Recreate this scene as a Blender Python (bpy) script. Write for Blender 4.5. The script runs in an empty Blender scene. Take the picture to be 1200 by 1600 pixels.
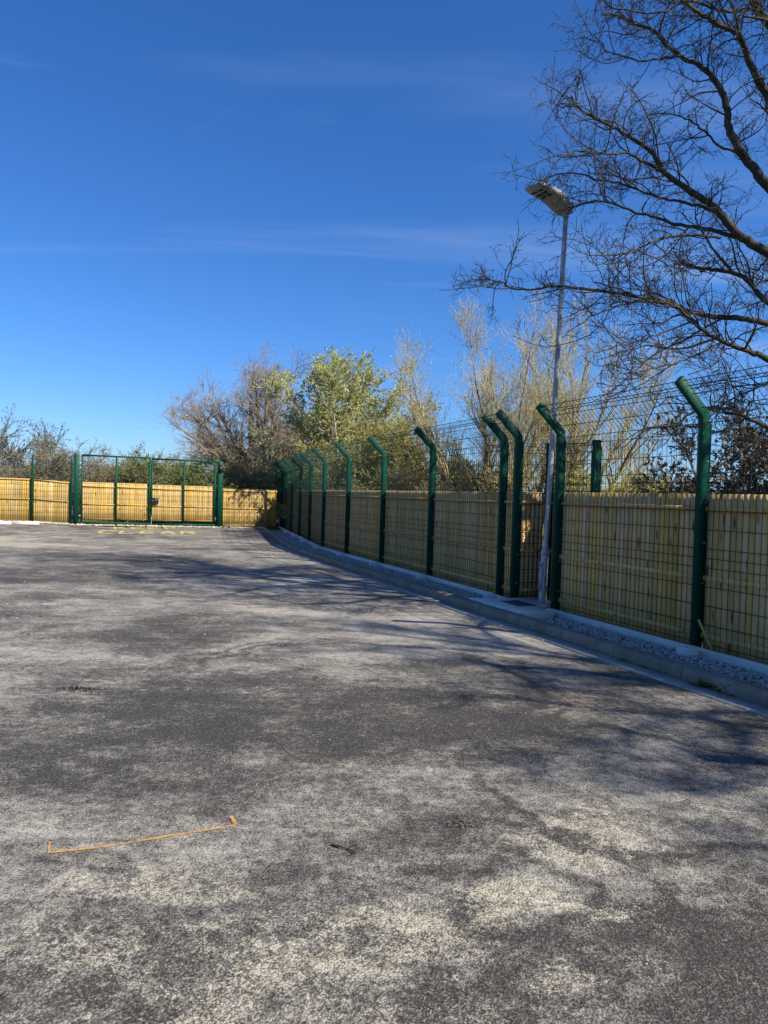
import bpy, math, random
import numpy as np
from mathutils import Vector, Matrix

S = bpy.context.scene
COL = S.collection
RNG = np.random.default_rng(7)
random.seed(7)

# ------------------------------------------------------------------ camera, sky, sun, exposure
CAM_Z = 1.614
def make_camera():
    p, r = 0.0231334, 0.0285473
    cp, sp, cr, sr = math.cos(p), math.sin(p), math.cos(r), math.sin(r)
    F = Vector((0, cp, -sp)); U0 = Vector((0, sp, cp)); X0 = Vector((1, 0, 0))
    X = X0 * cr + U0 * sr
    U = U0 * cr - X0 * sr
    cam = bpy.data.cameras.new('camera')
    cam.sensor_fit = 'VERTICAL'; cam.sensor_height = 36.0
    cam.lens = 1109.9 / 1600 * 36.0
    cam.clip_start = 0.05; cam.clip_end = 3000
    o = bpy.data.objects.new('camera', cam); COL.objects.link(o)
    m = Matrix((X, U, -F)).transposed().to_4x4()
    m.translation = (0, 0, CAM_Z)
    o.matrix_world = m
    S.camera = o
make_camera()

SUN_V = Vector((-0.99, 0.60, -1.0)).normalized()        # the way sunlight travels
SUN_STRENGTH = 5.0
SKY_STRENGTH = 0.076
EXPOSURE = 0.80
to_sun = -SUN_V
SUN_ELEV = math.asin(to_sun.z)
SUN_AZ = math.atan2(to_sun.x, to_sun.y)

W = bpy.data.worlds.new('World'); S.world = W; W.use_nodes = True
def make_world():
    nt = W.node_tree; nt.nodes.clear(); N = nt.nodes.new; L = nt.links.new
    out = N('ShaderNodeOutputWorld'); bg = N('ShaderNodeBackground')
    sky = N('ShaderNodeTexSky'); sky.sky_type = 'NISHITA'; sky.sun_disc = False
    sky.sun_elevation = SUN_ELEV; sky.sun_rotation = SUN_AZ
    sky.altitude = 0; sky.air_density = 1.0; sky.dust_density = 0.45; sky.ozone_density = 6.0
    tint = N('ShaderNodeHueSaturation'); tint.inputs['Saturation'].default_value = 1.09
    cool = N('ShaderNodeMixRGB'); cool.blend_type = 'MULTIPLY'; cool.inputs[0].default_value = 1.0; cool.inputs[2].default_value = (0.77, 0.94, 1.24, 1)
    L(sky.outputs[0], cool.inputs[1]); L(cool.outputs[0], tint.inputs['Color'])
    tc = N('ShaderNodeTexCoord'); sep = N('ShaderNodeSeparateXYZ'); L(tc.outputs['Generated'], sep.inputs[0])
    zc = N('ShaderNodeMath'); zc.operation = 'MAXIMUM'; L(sep.outputs['Z'], zc.inputs[0]); zc.inputs[1].default_value = 0.03
    dv = N('ShaderNodeVectorMath'); dv.operation = 'DIVIDE'; L(tc.outputs['Generated'], dv.inputs[0])
    cb = N('ShaderNodeCombineXYZ'); 
    for i in range(3): L(zc.outputs[0], cb.inputs[i])
    L(cb.outputs[0], dv.inputs[1])
    def cirrus(scale, loc, rot, lo, hi, detail, dist):
        mp = N('ShaderNodeMapping'); mp.inputs['Scale'].default_value = scale; mp.inputs['Location'].default_value = loc
        mp.inputs['Rotation'].default_value = (0, 0, rot)
        L(dv.outputs[0], mp.inputs[0])
        nz = N('ShaderNodeTexNoise'); nz.inputs['Scale'].default_value = 1.0; nz.inputs['Detail'].default_value = detail
        nz.inputs['Roughness'].default_value = 0.55; nz.inputs['Distortion'].default_value = dist
        L(mp.outputs[0], nz.inputs['Vector'])
        mr = N('ShaderNodeMapRange'); mr.interpolation_type = 'SMOOTHSTEP'
        mr.inputs['From Min'].default_value = lo; mr.inputs['From Max'].default_value = hi
        L(nz.outputs['Fac'], mr.inputs['Value'])
        return mr
    a = cirrus((0.22, 1.15, 1), (1.3, 5.09, 0), math.radians(4), 0.55, 0.82, 5, 0.4)
    b = cirrus((0.9, 2.6, 1), (7.3, 2.2, 0), math.radians(-9), 0.60, 0.86, 7, 0.9)
    ad = N('ShaderNodeMath'); ad.operation = 'MULTIPLY_ADD'; L(b.outputs[0], ad.inputs[0]); ad.inputs[1].default_value = 0.5; L(a.outputs[0], ad.inputs[2])
    am = N('ShaderNodeMath'); am.operation = 'MULTIPLY'; L(ad.outputs[0], am.inputs[0]); am.inputs[1].default_value = 0.19
    mix = N('ShaderNodeMixRGB'); L(am.outputs[0], mix.inputs[0]); L(tint.outputs[0], mix.inputs[1])
    mix.inputs[2].default_value = (5.5, 6.6, 8.2, 1)
    L(mix.outputs[0], bg.inputs['Color']); bg.inputs['Strength'].default_value = SKY_STRENGTH
    L(bg.outputs[0], out.inputs[0])
make_world()

def make_sun():
    l = bpy.data.lights.new('sun', 'SUN'); l.energy = SUN_STRENGTH; l.angle = math.radians(0.53); l.color = (1.0, 0.945, 0.84)
    o = bpy.data.objects.new('sun', l); COL.objects.link(o)
    o.rotation_euler = SUN_V.to_track_quat('-Z', 'Y').to_euler(); o.location = (20, -15, 25)
make_sun()
vs = S.view_settings
S.display_settings.display_device = 'sRGB'
vs.view_transform = 'Standard'; vs.look = 'None'; vs.exposure = EXPOSURE; vs.gamma = 1.0; vs.use_curve_mapping = False

# ------------------------------------------------------------------ helpers
class NB:
    """Small node-graph builder for one material."""
    def __init__(s, name):
        s.m = bpy.data.materials.new(name); s.m.use_nodes = True
        s.nt = s.m.node_tree; s.bsdf = s.nt.nodes['Principled BSDF']
        s.bsdf.inputs['Specular IOR Level'].default_value = 0.3
    def n(s, t, **kw):
        nd = s.nt.nodes.new(t)
        for k, v in kw.items(): setattr(nd, k, v)
        return nd
    def put(s, sock, v):
        if isinstance(v, bpy.types.NodeSocket): s.nt.links.new(v, sock)
        else: sock.default_value = v
    def pos(s): return s.n('ShaderNodeNewGeometry').outputs['Position']
    def obj(s): return s.n('ShaderNodeTexCoord').outputs['Object']
    def rnd(s): return s.n('ShaderNodeObjectInfo').outputs['Random']
    def map(s, v, scale=(1, 1, 1), loc=(0, 0, 0), rot=(0, 0, 0)):
        nd = s.n('ShaderNodeMapping'); s.put(nd.inputs[0], v)
        s.put(nd.inputs['Scale'], scale); s.put(nd.inputs['Location'], loc); s.put(nd.inputs['Rotation'], rot); return nd.outputs[0]
    def noise(s, v, scale, detail=6, rough=0.6, dist=0.0):
        nd = s.n('ShaderNodeTexNoise'); s.put(nd.inputs['Vector'], v); s.put(nd.inputs['Scale'], scale)
        s.put(nd.inputs['Detail'], detail); s.put(nd.inputs['Roughness'], rough); s.put(nd.inputs['Distortion'], dist); return nd.outputs['Fac']
    def vor(s, v, scale, out='Distance', feature='F1'):
        nd = s.n('ShaderNodeTexVoronoi', feature=feature); s.put(nd.inputs['Vector'], v); s.put(nd.inputs['Scale'], scale); return nd.outputs[out]
    def mr(s, v, a, b, c=0.0, d=1.0, smooth=True):
        nd = s.n('ShaderNodeMapRange'); 
        if smooth: nd.interpolation_type = 'SMOOTHSTEP'
        s.put(nd.inputs['Value'], v)
        for k, x in zip(('From Min', 'From Max', 'To Min', 'To Max'), (a, b, c, d)): s.put(nd.inputs[k], x)
        return nd.outputs[0]
    def math(s, op, a, b=0.5, c=None):
        nd = s.n('ShaderNodeMath', operation=op); s.put(nd.inputs[0], a); s.put(nd.inputs[1], b)
        if c is not None: s.put(nd.inputs[2], c)
        return nd.outputs[0]
    def mix(s, f, a, b, mode='MIX'):
        nd = s.n('ShaderNodeMixRGB', blend_type=mode); s.put(nd.inputs[0], f)
        s.put(nd.inputs[1], a if isinstance(a, bpy.types.NodeSocket) else (*a, 1)); s.put(nd.inputs[2], b if isinstance(b, bpy.types.NodeSocket) else (*b, 1)); return nd.outputs[0]
    def vmul(s, c, k):
        nd = s.n('ShaderNodeVectorMath', operation='SCALE'); s.put(nd.inputs[0], c); s.put(nd.inputs['Scale'], k); return nd.outputs[0]
    def vadd(s, a, b):
        nd = s.n('ShaderNodeVectorMath', operation='ADD'); s.put(nd.inputs[0], a); s.put(nd.inputs[1], b); return nd.outputs[0]
    def comb(s, x, y, z):
        nd = s.n('ShaderNodeCombineXYZ'); s.put(nd.inputs[0], x); s.put(nd.inputs[1], y); s.put(nd.inputs[2], z); return nd.outputs[0]
    def bump(s, h, strength, dist, nrm=None):
        nd = s.n('ShaderNodeBump'); s.put(nd.inputs['Height'], h); s.put(nd.inputs['Strength'], strength); s.put(nd.inputs['Distance'], dist)
        if nrm is not None: s.put(nd.inputs['Normal'], nrm)
        return nd.outputs[0]
    def blob(s, v, cx, cy, rx, ry, rot=0.0):
        """1 at the centre of an ellipse on the ground, fading to 0 at its rim."""
        mp = s.n('ShaderNodeMapping', vector_type='TEXTURE'); s.put(mp.inputs[0], v)
        mp.inputs['Location'].default_value = (cx, cy, 0); mp.inputs['Scale'].default_value = (rx, ry, 50.0); mp.inputs['Rotation'].default_value = (0, 0, rot)
        g = s.n('ShaderNodeTexGradient', gradient_type='SPHERICAL'); s.put(g.inputs[0], mp.outputs[0]); return g.outputs['Fac']
    def done(s, color, rough=0.8, normal=None, metal=0.0, spec=None):
        s.put(s.bsdf.inputs['Base Color'], color if isinstance(color, bpy.types.NodeSocket) else (*color, 1))
        s.put(s.bsdf.inputs['Roughness'], rough); s.put(s.bsdf.inputs['Metallic'], metal)
        if normal is not None: s.put(s.bsdf.inputs['Normal'], normal)
        if spec is not None: s.put(s.bsdf.inputs['Specular IOR Level'], spec)
        return s.m

class Acc:
    """Collects polygons as arrays and links them as one mesh."""
    def __init__(s): s.v = []; s.f = []; s.nv = 0
    def add(s, V, Fs):
        V = np.asarray(V, float).reshape(-1, 3)
        for F in (Fs if isinstance(Fs, list) else [Fs]):
            s.f.append(np.asarray(F, np.int64) + s.nv)
        s.v.append(V); s.nv += len(V)
    def box(s, c, size, ax=None):
        """box with centre c, full size, optional 3x3 axes (rows)"""
        h = np.array(size) / 2
        q = np.array([[x, y, z] for z in (-1, 1) for y in (-1, 1) for x in (-1, 1)]) * h
        if ax is not None: q = q @ np.asarray(ax)
        s.add(q + np.asarray(c), np.array([[0, 2, 3, 1], [4, 5, 7, 6], [0, 1, 5, 4], [2, 6, 7, 3], [0, 4, 6, 2], [1, 3, 7, 5]]))
    def prism(s, sec, path_frames):
        """sweep of a closed 2D section: path_frames = [(origin, axis_u, axis_v)]"""
        sec = np.asarray(sec, float); k = len(sec); V = []
        for o, u, v in path_frames: V.append(np.asarray(o) + sec[:, :1] * np.asarray(u) + sec[:, 1:] * np.asarray(v))
        m = len(path_frames); Fs = []
        i = np.arange(k); j = (i + 1) % k
        for t in range(m - 1): Fs.append(np.stack([t * k + i, t * k + j, (t + 1) * k + j, (t + 1) * k + i], 1))
        s.add(np.concatenate(V), [np.concatenate(Fs), np.array([i[::-1]]), np.array([(m - 1) * k + i])])
    def tubes(s, pts, rad, sides=4):
        """pts (N,M,3), rad (N,M)"""
        pts = np.asarray(pts, float); rad = np.asarray(rad, float)
        if pts.ndim == 2: pts = pts[None]
        rad = np.broadcast_to(rad.reshape(-1, rad.shape[-1]), pts.shape[:2])
        N, M, _ = pts.shape
        if N == 0: return
        t = np.empty_like(pts); t[:, 1:-1] = pts[:, 2:] - pts[:, :-2]; t[:, 0] = pts[:, 1] - pts[:, 0]; t[:, -1] = pts[:, -1] - pts[:, -2]
        t /= np.linalg.norm(t, axis=2, keepdims=True) + 1e-9
        ref = np.where(np.abs(t[:, :1, 2:]) > 0.9, np.array([[[1.0, 0, 0]]]), np.array([[[0, 0, 1.0]]]))
        ref = np.broadcast_to(ref, pts.shape)
        u = np.cross(t, ref); u /= np.linalg.norm(u, axis=2, keepdims=True) + 1e-9
        w = np.cross(t, u)
        a = np.arange(sides) * 2 * np.pi / sides
        V = pts[:, :, None] + rad[:, :, None, None] * (u[:, :, None] * np.cos(a)[None, None, :, None] + w[:, :, None] * np.sin(a)[None, None, :, None])
        idx = np.arange(N * M * sides).reshape(N, M, sides)
        A = idx[:, :-1]; B = idx[:, 1:]
        s.add(V.reshape(-1, 3), np.stack([A, B, np.roll(B, -1, 2), np.roll(A, -1, 2)], -1).reshape(-1, 4))
    def mesh(s, name, mat, smooth=False):
        me = bpy.data.meshes.new(name)
        V = np.concatenate(s.v); me.vertices.add(len(V)); me.vertices.foreach_set('co', V.ravel())
        lt = np.concatenate([np.full(len(f), f.shape[1]) for f in s.f]); li = np.concatenate([f.ravel() for f in s.f])
        me.loops.add(len(li)); me.loops.foreach_set('vertex_index', li.astype(np.int32))
        me.polygons.add(len(lt)); st = np.concatenate([[0], np.cumsum(lt)[:-1]])
        me.polygons.foreach_set('loop_start', st.astype(np.int32))
        try: me.polygons.foreach_set('loop_total', lt.astype(np.int32))
        except Exception: pass
        if smooth: me.polygons.foreach_set('use_smooth', np.ones(len(lt), bool))
        if mat is not None: me.materials.append(mat)
        me.update(calc_edges=True); me.validate()
        return me
    def build(s, name, mat, parent=None, smooth=False, **kw): return link(name, s.mesh(name, mat, smooth), parent, **kw)

def link(name, me, parent=None, label=None, cat=None, group=None, kind=None, loc=None, rotz=0.0):
    o = bpy.data.objects.new(name, me); COL.objects.link(o)
    if parent is not None: o.parent = parent
    if loc is not None: o.location = loc
    if rotz: o.rotation_euler = (0, 0, rotz)
    for k, v in (('label', label), ('category', cat), ('group', group), ('kind', kind)):
        if v: o[k] = v
    return o
def empty(name, loc=(0, 0, 0), **kw): return link(name, None, None, loc=loc, **kw)

def smooth01(x, a, b):
    t = np.clip((np.asarray(x, float) - a) / (b - a), 0, 1); return t * t * (3 - 2 * t)
def ground_z(x, y):
    x = np.asarray(x, float); y = np.asarray(y, float)
    return 0.085 * smooth01(y, 19, 28.5) + 0.14 * smooth01(y, 22, 27) * smooth01(-x, 10.2, 13.6)
def catmull(P, per=4):
    P = np.asarray(P, float); Q = np.concatenate([[2 * P[0] - P[1]], P, [2 * P[-1] - P[-2]]]); out = []
    for i in range(1, len(Q) - 2):
        for t in np.linspace(0, 1, per, endpoint=False):
            a, b, c, d = Q[i - 1], Q[i], Q[i + 1], Q[i + 2]
            out.append(0.5 * (2 * b + (c - a) * t + (2 * a - 5 * b + 4 * c - d) * t * t + (3 * b - a - 3 * c + d) * t ** 3))
    out.append(P[-1]); return np.array(out)

# ------------------------------------------------------------------ materials
def mat_asphalt():
    b = NB('asphalt'); P = b.pos()
    warp = b.noise(P, 1.3, 4, 0.6)
    Pw = b.vadd(P, b.vmul(b.comb(b.math('SUBTRACT', warp, 0.5), b.math('SUBTRACT', b.noise(b.map(P, loc=(9, 4, 0)), 1.3, 4, 0.6), 0.5), 0.0), 0.9))
    big = b.noise(b.map(P, (0.28, 0.42, 1), rot=(0, 0, 0.35)), 1.0, 5, 0.55, 0.6)
    mid = b.noise(b.map(P, (1.0, 1.25, 1), loc=(3, 8, 0), rot=(0, 0, 0.5)), 1.25, 8, 0.66, 0.4)
    fine = b.noise(P, 17, 6, 0.72)
    grit = b.noise(P, 75, 3, 0.65)
    chip = b.math('MINIMUM', b.vor(P, 118), b.math('MULTIPLY', b.vor(b.map(P, loc=(4, 9, 0)), 66), 1.25)); chipc = b.vor(P, 105, 'Color')
    # pale dust lying on the tarmac
    d0 = b.math('ADD', b.math('MULTIPLY', big, 0.6), b.math('MULTIPLY', mid, 0.95))
    streak = b.noise(b.map(P, (0.35, 1.2, 1), rot=(0, 0, 0.45)), 1.4, 6, 0.6, 0.3)
    d0 = b.math('ADD', d0, b.math('ADD', b.math('MULTIPLY', streak, 0.3), 0.1))
    dark = None
    for (cx, cy, rx, ry, k) in [(-0.55, 5.3, 2.6, 1.3, .24), (-2.3, 8.3, 1.2, 1.6, .30), (-1.3, 4.3, 1.5, .8, .16), (0.9, 4.9, 1.0, .7, .20), (-6, 13, 3, 1.6, .2),
                             (1.25, 2.45, .8, .5, .26), (-0.2, 2.25, .9, .3, .12), (0.35, 2.45, .35, .25, .15), (-5.5, 16.5, 4, 1.4, .18), (0.42, 3.05, .34, .10, .22)]:
        t = b.math('MULTIPLY', b.mr(b.blob(Pw, cx, cy, rx, ry), 0.0, 0.55), k)
        dark = t if dark is None else b.math('ADD', dark, t)
    pale = None
    for (cx, cy, rx, ry, k) in [(-3.6, 5.8, 1.3, 2.6, .20), (-3.2, 9.6, 2.2, 1.2, .18), (1.2, 9.0, 2.8, 2.4, .34), (-1.2, 12.5, 3.5, 2.0, .26), (-2.2, 17.5, 3.0, 2.5, .22), (-0.3, 7.6, 1.4, .9, .15), (-6.5, 11, 3, 1.2, .14), (-1.6, 3.1, .7, .7, .06), (-9, 21, 6, 2, .16)]:
        t = b.math('MULTIPLY', b.mr(b.blob(Pw, cx, cy, rx, ry), 0.0, 0.6), k)
        pale = t if pale is None else b.math('ADD', pale, t)
    mid2 = b.noise(b.map(P, (1.0, 1.3, 1), loc=(1, 2, 0), rot=(0, 0, 0.5)), 4.5, 9, 0.72, 0.5)
    scuff = b.noise(b.map(P, (0.8, 2.6, 1), loc=(6, 1, 0), rot=(0, 0, -0.75)), 2.0, 7, 0.66, 0.8)
    d0 = b.math('ADD', d0, b.math('ADD', b.math('MULTIPLY', b.math('SUBTRACT', mid2, 0.5), 0.62), b.math('MULTIPLY', b.math('SUBTRACT', scuff, 0.5), 0.45)))
    d1 = b.math('ADD', b.math('SUBTRACT', d0, b.math('MULTIPLY', dark, 0.75)), b.math('MULTIPLY', pale, 0.6))
    d1 = b.math('ADD', d1, b.math('MULTIPLY', b.math('SUBTRACT', fine, 0.5), 0.95))
    d1 = b.math('ADD', d1, b.math('MULTIPLY', b.math('SUBTRACT', grit, 0.5), 0.5))
    arc = None
    for (cx, cy, r_, w_, k) in [(0.62, 2.86, .30, .10, .34), (0.75, 2.98, .52, .09, .22), (-0.2, 6.2, 1.5, .10, .30), (-0.2, 6.2, 1.72, .10, .22), (1.5, 4.1, .9, .07, .3)]:
        dd = b.n('ShaderNodeVectorMath', operation='DISTANCE'); b.put(dd.inputs[0], Pw); dd.inputs[1].default_value = (cx, cy, 0)
        t = b.math('MULTIPLY', b.mr(b.math('ABSOLUTE', b.math('SUBTRACT', dd.outputs['Value'], r_)), 0.0, w_, 1.0, 0.0), b.math('MULTIPLY', b.mr(big, 0.35, 0.6), k))
        arc = t if arc is None else b.math('MAXIMUM', arc, t)
    d1 = b.math('SUBTRACT', d1, arc)
    dust = b.mr(d1, 0.70, 1.48)
    # aggregate colour
    tar = b.mix(b.mr(grit, 0.3, 0.75), (0.030, 0.0272, 0.0228), (0.100, 0.090, 0.075))
    tar = b.mix(b.mr(b.math('MULTIPLY', b.n('ShaderNodeSeparateColor').outputs[0], 1.0), 0, 1), tar, tar)
    sc = b.n('ShaderNodeSeparateColor'); b.put(sc.inputs[0], chipc)
    tar = b.mix(b.mr(sc.outputs[0], 0.82, 0.97, 0.0, 0.55), tar, (0.20, 0.19, 0.18))
    col = b.mix(b.math('MULTIPLY', dust, 0.90), tar, b.mix(mid, (0.355, 0.322, 0.270), (0.54, 0.492, 0.418)))
    # dry cream silt in the foreground and clay-tinted silt further off
    s0 = None
    for (cx, cy, rx, ry, k) in [(0.45, 2.78, .36, .28, .95), (0.98, 3.42, .85, .5, .80), (0.08, 2.62, .55, .34, .80), (-0.55, 2.42, 1.4, .5, .62), (-0.85, 2.9, .7, .30, .62), (0.95, 2.65, .6, .18, .5), (1.9, 3.9, .6, .35, .8), (-0.5, 2.05, 1.8, .34, .60), (0.3, 1.95, .9, .3, .5), (0.6, 2.2, .5, .3, .55),
                             (1.42, 5.75, .9, .42, .55), (2.0, 6.6, 1.1, .6, .35), (-10.6, 19.3, 3.4, 1.3, 1.6), (-12.5, 21.0, 3.4, 1.5, 1.3), (-2.2, 14.5, .9, .5, .5), (0.1, 3.55, .5, .3, .4)]:
        t = b.math('MULTIPLY', b.mr(b.blob(Pw, cx, cy, rx, ry), 0.0, 0.75), k)
        s0 = t if s0 is None else b.math('MAXIMUM', s0, t)
    straw = b.noise(b.map(P, (1, 1, 1), loc=(5, 5, 0)), 24, 7, 0.75, 1.4)
    s1 = b.math('ADD', s0, b.math('ADD', b.math('MULTIPLY', b.math('SUBTRACT', straw, 0.5), 3.4), b.math('ADD', b.math('MULTIPLY', b.math('SUBTRACT', mid, 0.5), 1.8), b.math('MULTIPLY', b.math('SUBTRACT', mid2, 0.5), 1.9))))
    s1 = b.math('SUBTRACT', s1, b.math('MULTIPLY', arc, 2.0))
    silt = b.mr(s1, 0.40, 1.0)
    clay = b.mr(b.blob(Pw, 1.5, 5.75, .8, .36), 0.05, 0.7)
    siltcol = b.mix(b.mr(fine, 0.35, 0.7), (0.36, 0.315, 0.225), (0.54, 0.49, 0.375))
    siltcol = b.mix(b.math('MULTIPLY', clay, 0.6), siltcol, (0.42, 0.27, 0.13))
    col = b.mix(b.math('MULTIPLY', silt, 0.82), col, siltcol)
    ridge = b.math('ABSOLUTE', b.math('SUBTRACT', b.noise(b.map(P, loc=(3, 3, 0)), 15, 3, 0.55, 1.2), 0.5))
    hair = b.math('MULTIPLY', b.mr(ridge, 0.004, 0.022, 1.0, 0.0), b.mr(b.noise(P, 2.6, 4), 0.48, 0.62))
    col = b.mix(b.math('MULTIPLY', hair, 0.5), col, (0.46, 0.42, 0.33))
    # pale specks, scrape marks
    sp = b.mr(b.vor(b.map(P, loc=(2, 7, 0)), 5.5), 0.02, 0.045, 1.0, 0.0)
    col = b.mix(b.math('MULTIPLY', sp, 0.7), col, (0.5, 0.48, 0.44))
    scr = b.noise(b.map(P, (0.8, 9, 1), rot=(0, 0, -0.9)), 2.2, 3, 0.5, 0.5)
    col = b.mix(b.math('MULTIPLY', b.mr(scr, 0.70, 0.78), 0.35), col, (0.40, 0.39, 0.37))
    # open texture pits
    pit = b.mr(b.math('ADD', chip, b.math('MULTIPLY', b.math('SUBTRACT', grit, 0.5), 0.8)), 0.34, 0.66)
    col = b.mix(b.math('MULTIPLY', pit, b.mr(dust, 0.0, 1.0, 0.8, 0.45)), col, (0.022, 0.020, 0.019))
    h = b.math('ADD', b.math('MULTIPLY', b.math('SUBTRACT', 1.0, chip), 0.8), b.math('MULTIPLY', fine, 0.5))
    nrm = b.bump(h, 0.7, 0.007)
    return b.done(col, b.mr(dust, 0, 1, 0.74, 0.95), nrm, spec=0.22)

def mat_concrete(name, c0, c1, stain=0.5, scale=4.0):
    b = NB(name); P = b.pos()
    n1 = b.noise(P, scale, 8, 0.65, 0.3); n2 = b.noise(P, 60, 5, 0.7)
    col = b.mix(b.mr(n1, 0.3, 0.7), c0, c1)
    col = b.mix(b.math('MULTIPLY', b.mr(n2, 0.48, 0.68), stain), col, tuple(x * 0.55 for x in c0))
    col = b.mix(b.math('MULTIPLY', b.rnd(), 0.22), col, tuple(x * 0.6 for x in c0))
    return b.done(col, 0.92, b.bump(b.math('ADD', n2, b.math('MULTIPLY', n1, 0.5)), 0.5, 0.006), spec=0.2)

def mat_wood(name, c_lo, c_hi, c_dark):
    b = NB(name); O = b.obj(); R = b.rnd()
    off = b.comb(b.math('MULTIPLY', R, 37.0), b.math('MULTIPLY', R, 11.0), b.math('MULTIPLY', R, 53.0))
    V = b.vadd(O, off)
    grain = b.noise(b.map(V, (70, 70, 3.0)), 1.0, 4, 0.6, 0.4)
    broad = b.noise(b.map(V, (10, 10, 1.1)), 1.0, 4, 0.55, 0.5)
    col = b.mix(b.mr(broad, 0.28, 0.72), c_lo, c_hi)
    col = b.mix(b.math('MULTIPLY', b.mr(grain, 0.46, 0.72), 0.40), col, c_dark)
    knot = b.vor(b.map(V, (11, 11, 2.6)), 1.0)
    kn = b.mr(knot, 0.10, 0.27, 1.0, 0.0)
    kc = b.math('MULTIPLY', kn, b.mr(b.noise(b.map(V, (3, 3, 1.4)), 1.0, 2), 0.44, 0.56))
    col = b.mix(b.math('MULTIPLY', kc, 0.9), col, tuple(x * 0.35 for x in c_dark))
    h = b.n('ShaderNodeHueSaturation'); b.put(h.inputs['Color'], col)
    b.put(h.inputs['Value'], b.mr(R, 0, 1, 0.78, 1.12, False)); b.put(h.inputs['Saturation'], b.mr(b.math('FRACT', b.math('MULTIPLY', R, 7.13)), 0, 1, 0.82, 1.08, False))
    return b.done(h.outputs[0], 0.82, b.bump(grain, 0.35, 0.003), spec=0.2)

def mat_green(name='green_coating'):
    b = NB(name); P = b.pos()
    n1 = b.noise(P, 9, 6, 0.6)
    col = b.mix(n1, (0.002, 0.042, 0.026), (0.003, 0.064, 0.039))
    col = b.mix(b.math('MULTIPLY', b.mr(b.noise(P, 40, 5, 0.7), 0.60, 0.78), 0.18), col, (0.10, 0.14, 0.12))
    return b.done(col, b.mr(n1, 0.3, 0.7, 0.45, 0.62), b.bump(n1, 0.08, 0.002), spec=0.15)

def mat_galv():
    b = NB('galvanised_steel'); P = b.pos()
    v = b.vor(b.map(P, (1, 1, 0.5)), 34, 'Color'); sc = b.n('ShaderNodeSeparateColor'); b.put(sc.inputs[0], v)
    n = b.noise(b.map(P, (1, 1, 0.25)), 14, 6, 0.65)
    col = b.mix(sc.outputs[0], (0.30, 0.31, 0.32), (0.42, 0.425, 0.43))
    col = b.mix(b.math('MULTIPLY', b.mr(n, 0.5, 0.75), 0.5), col, (0.22, 0.225, 0.23))
    return b.done(col, b.mr(n, 0.2, 0.8, 0.42, 0.62), b.bump(n, 0.06, 0.003), metal=0.35, spec=0.5)

def mat_plain(name, c, rough=0.7, var=0.25, scale=20.0, metal=0.0):
    b = NB(name); n = b.noise(b.pos(), scale, 5, 0.65)
    col = b.mix(n, tuple(x * (1 - var) for x in c), tuple(min(1, x * (1 + var)) for x in c))
    return b.done(col, rough, b.bump(n, 0.15, 0.004), metal=metal)

def mat_bark(name, c0, c1, scale=16.0):
    b = NB(name); P = b.pos()
    n = b.noise(b.map(P, (1, 1, 0.45)), scale, 7, 0.7, 0.5); g = b.noise(P, 1.6, 4)
    col = b.mix(b.mr(n, 0.3, 0.7), c0, c1)
    col = b.mix(b.math('MULTIPLY', b.mr(g, 0.55, 0.75), 0.4), col, (0.10, 0.10, 0.045))
    return b.done(col, 0.9, b.bump(n, 0.5, 0.012), spec=0.15)

def mat_leaf(name, cols, trans=0.35, scale=2.6):
    """Leaf colour varies from leaf to leaf and from one part of the crown to another."""
    b = NB(name); P = b.pos()
    big = b.noise(P, scale * 0.35, 3); sm = b.noise(P, scale * 7, 3, 0.7)
    f = b.mr(b.math('ADD', b.math('MULTIPLY', big, 0.55), b.math('MULTIPLY', sm, 0.6)), 0.36, 0.80)
    col = b.mix(b.mr(f, 0.0, 0.5), cols[0], cols[1]); col = b.mix(b.mr(f, 0.5, 1.0), col, cols[2])
    b.done(col, 0.7, spec=0.2)
    tr = b.n('ShaderNodeBsdfTranslucent'); b.put(tr.inputs[0], col)
    mx = b.n('ShaderNodeMixShader'); mx.inputs[0].default_value = trans
    b.nt.links.new(b.bsdf.outputs[0], mx.inputs[1]); b.nt.links.new(tr.outputs[0], mx.inputs[2])
    out = [n for n in b.nt.nodes if n.type == 'OUTPUT_MATERIAL'][0]; b.nt.links.new(mx.outputs[0], out.inputs[0])
    return b.m

def mat_grass():
    b = NB('rough_grass'); P = b.pos(); n = b.noise(P, 1.2, 8, 0.7); m = b.noise(P, 24, 5, 0.7)
    col = b.mix(b.mr(n, 0.35, 0.65), (0.055, 0.075, 0.022), (0.12, 0.115, 0.05)); col = b.mix(b.math('MULTIPLY', m, 0.5), col, (0.05, 0.05, 0.02))
    return b.done(col, 0.95, b.bump(m, 0.8, 0.03), spec=0.1)

def mat_paint(name, c, lo=0.40, hi=0.52, scale=24.0, most=0.9):
    b = NB(name); P = b.pos(); n = b.noise(P, scale, 8, 0.75); big = b.noise(P, 3.0, 3)
    f = b.mr(b.math('ADD', b.math('MULTIPLY', n, 0.7), b.math('MULTIPLY', big, 0.3)), lo, hi)
    col = b.mix(b.noise(P, 11, 5), c, tuple(x * 0.72 for x in c))
    b.done(col, 0.8, b.bump(b.noise(P, 105, 3), 0.5, 0.005))
    b.put(b.bsdf.inputs['Alpha'], b.math('MULTIPLY', f, most)); return b.m

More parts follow.
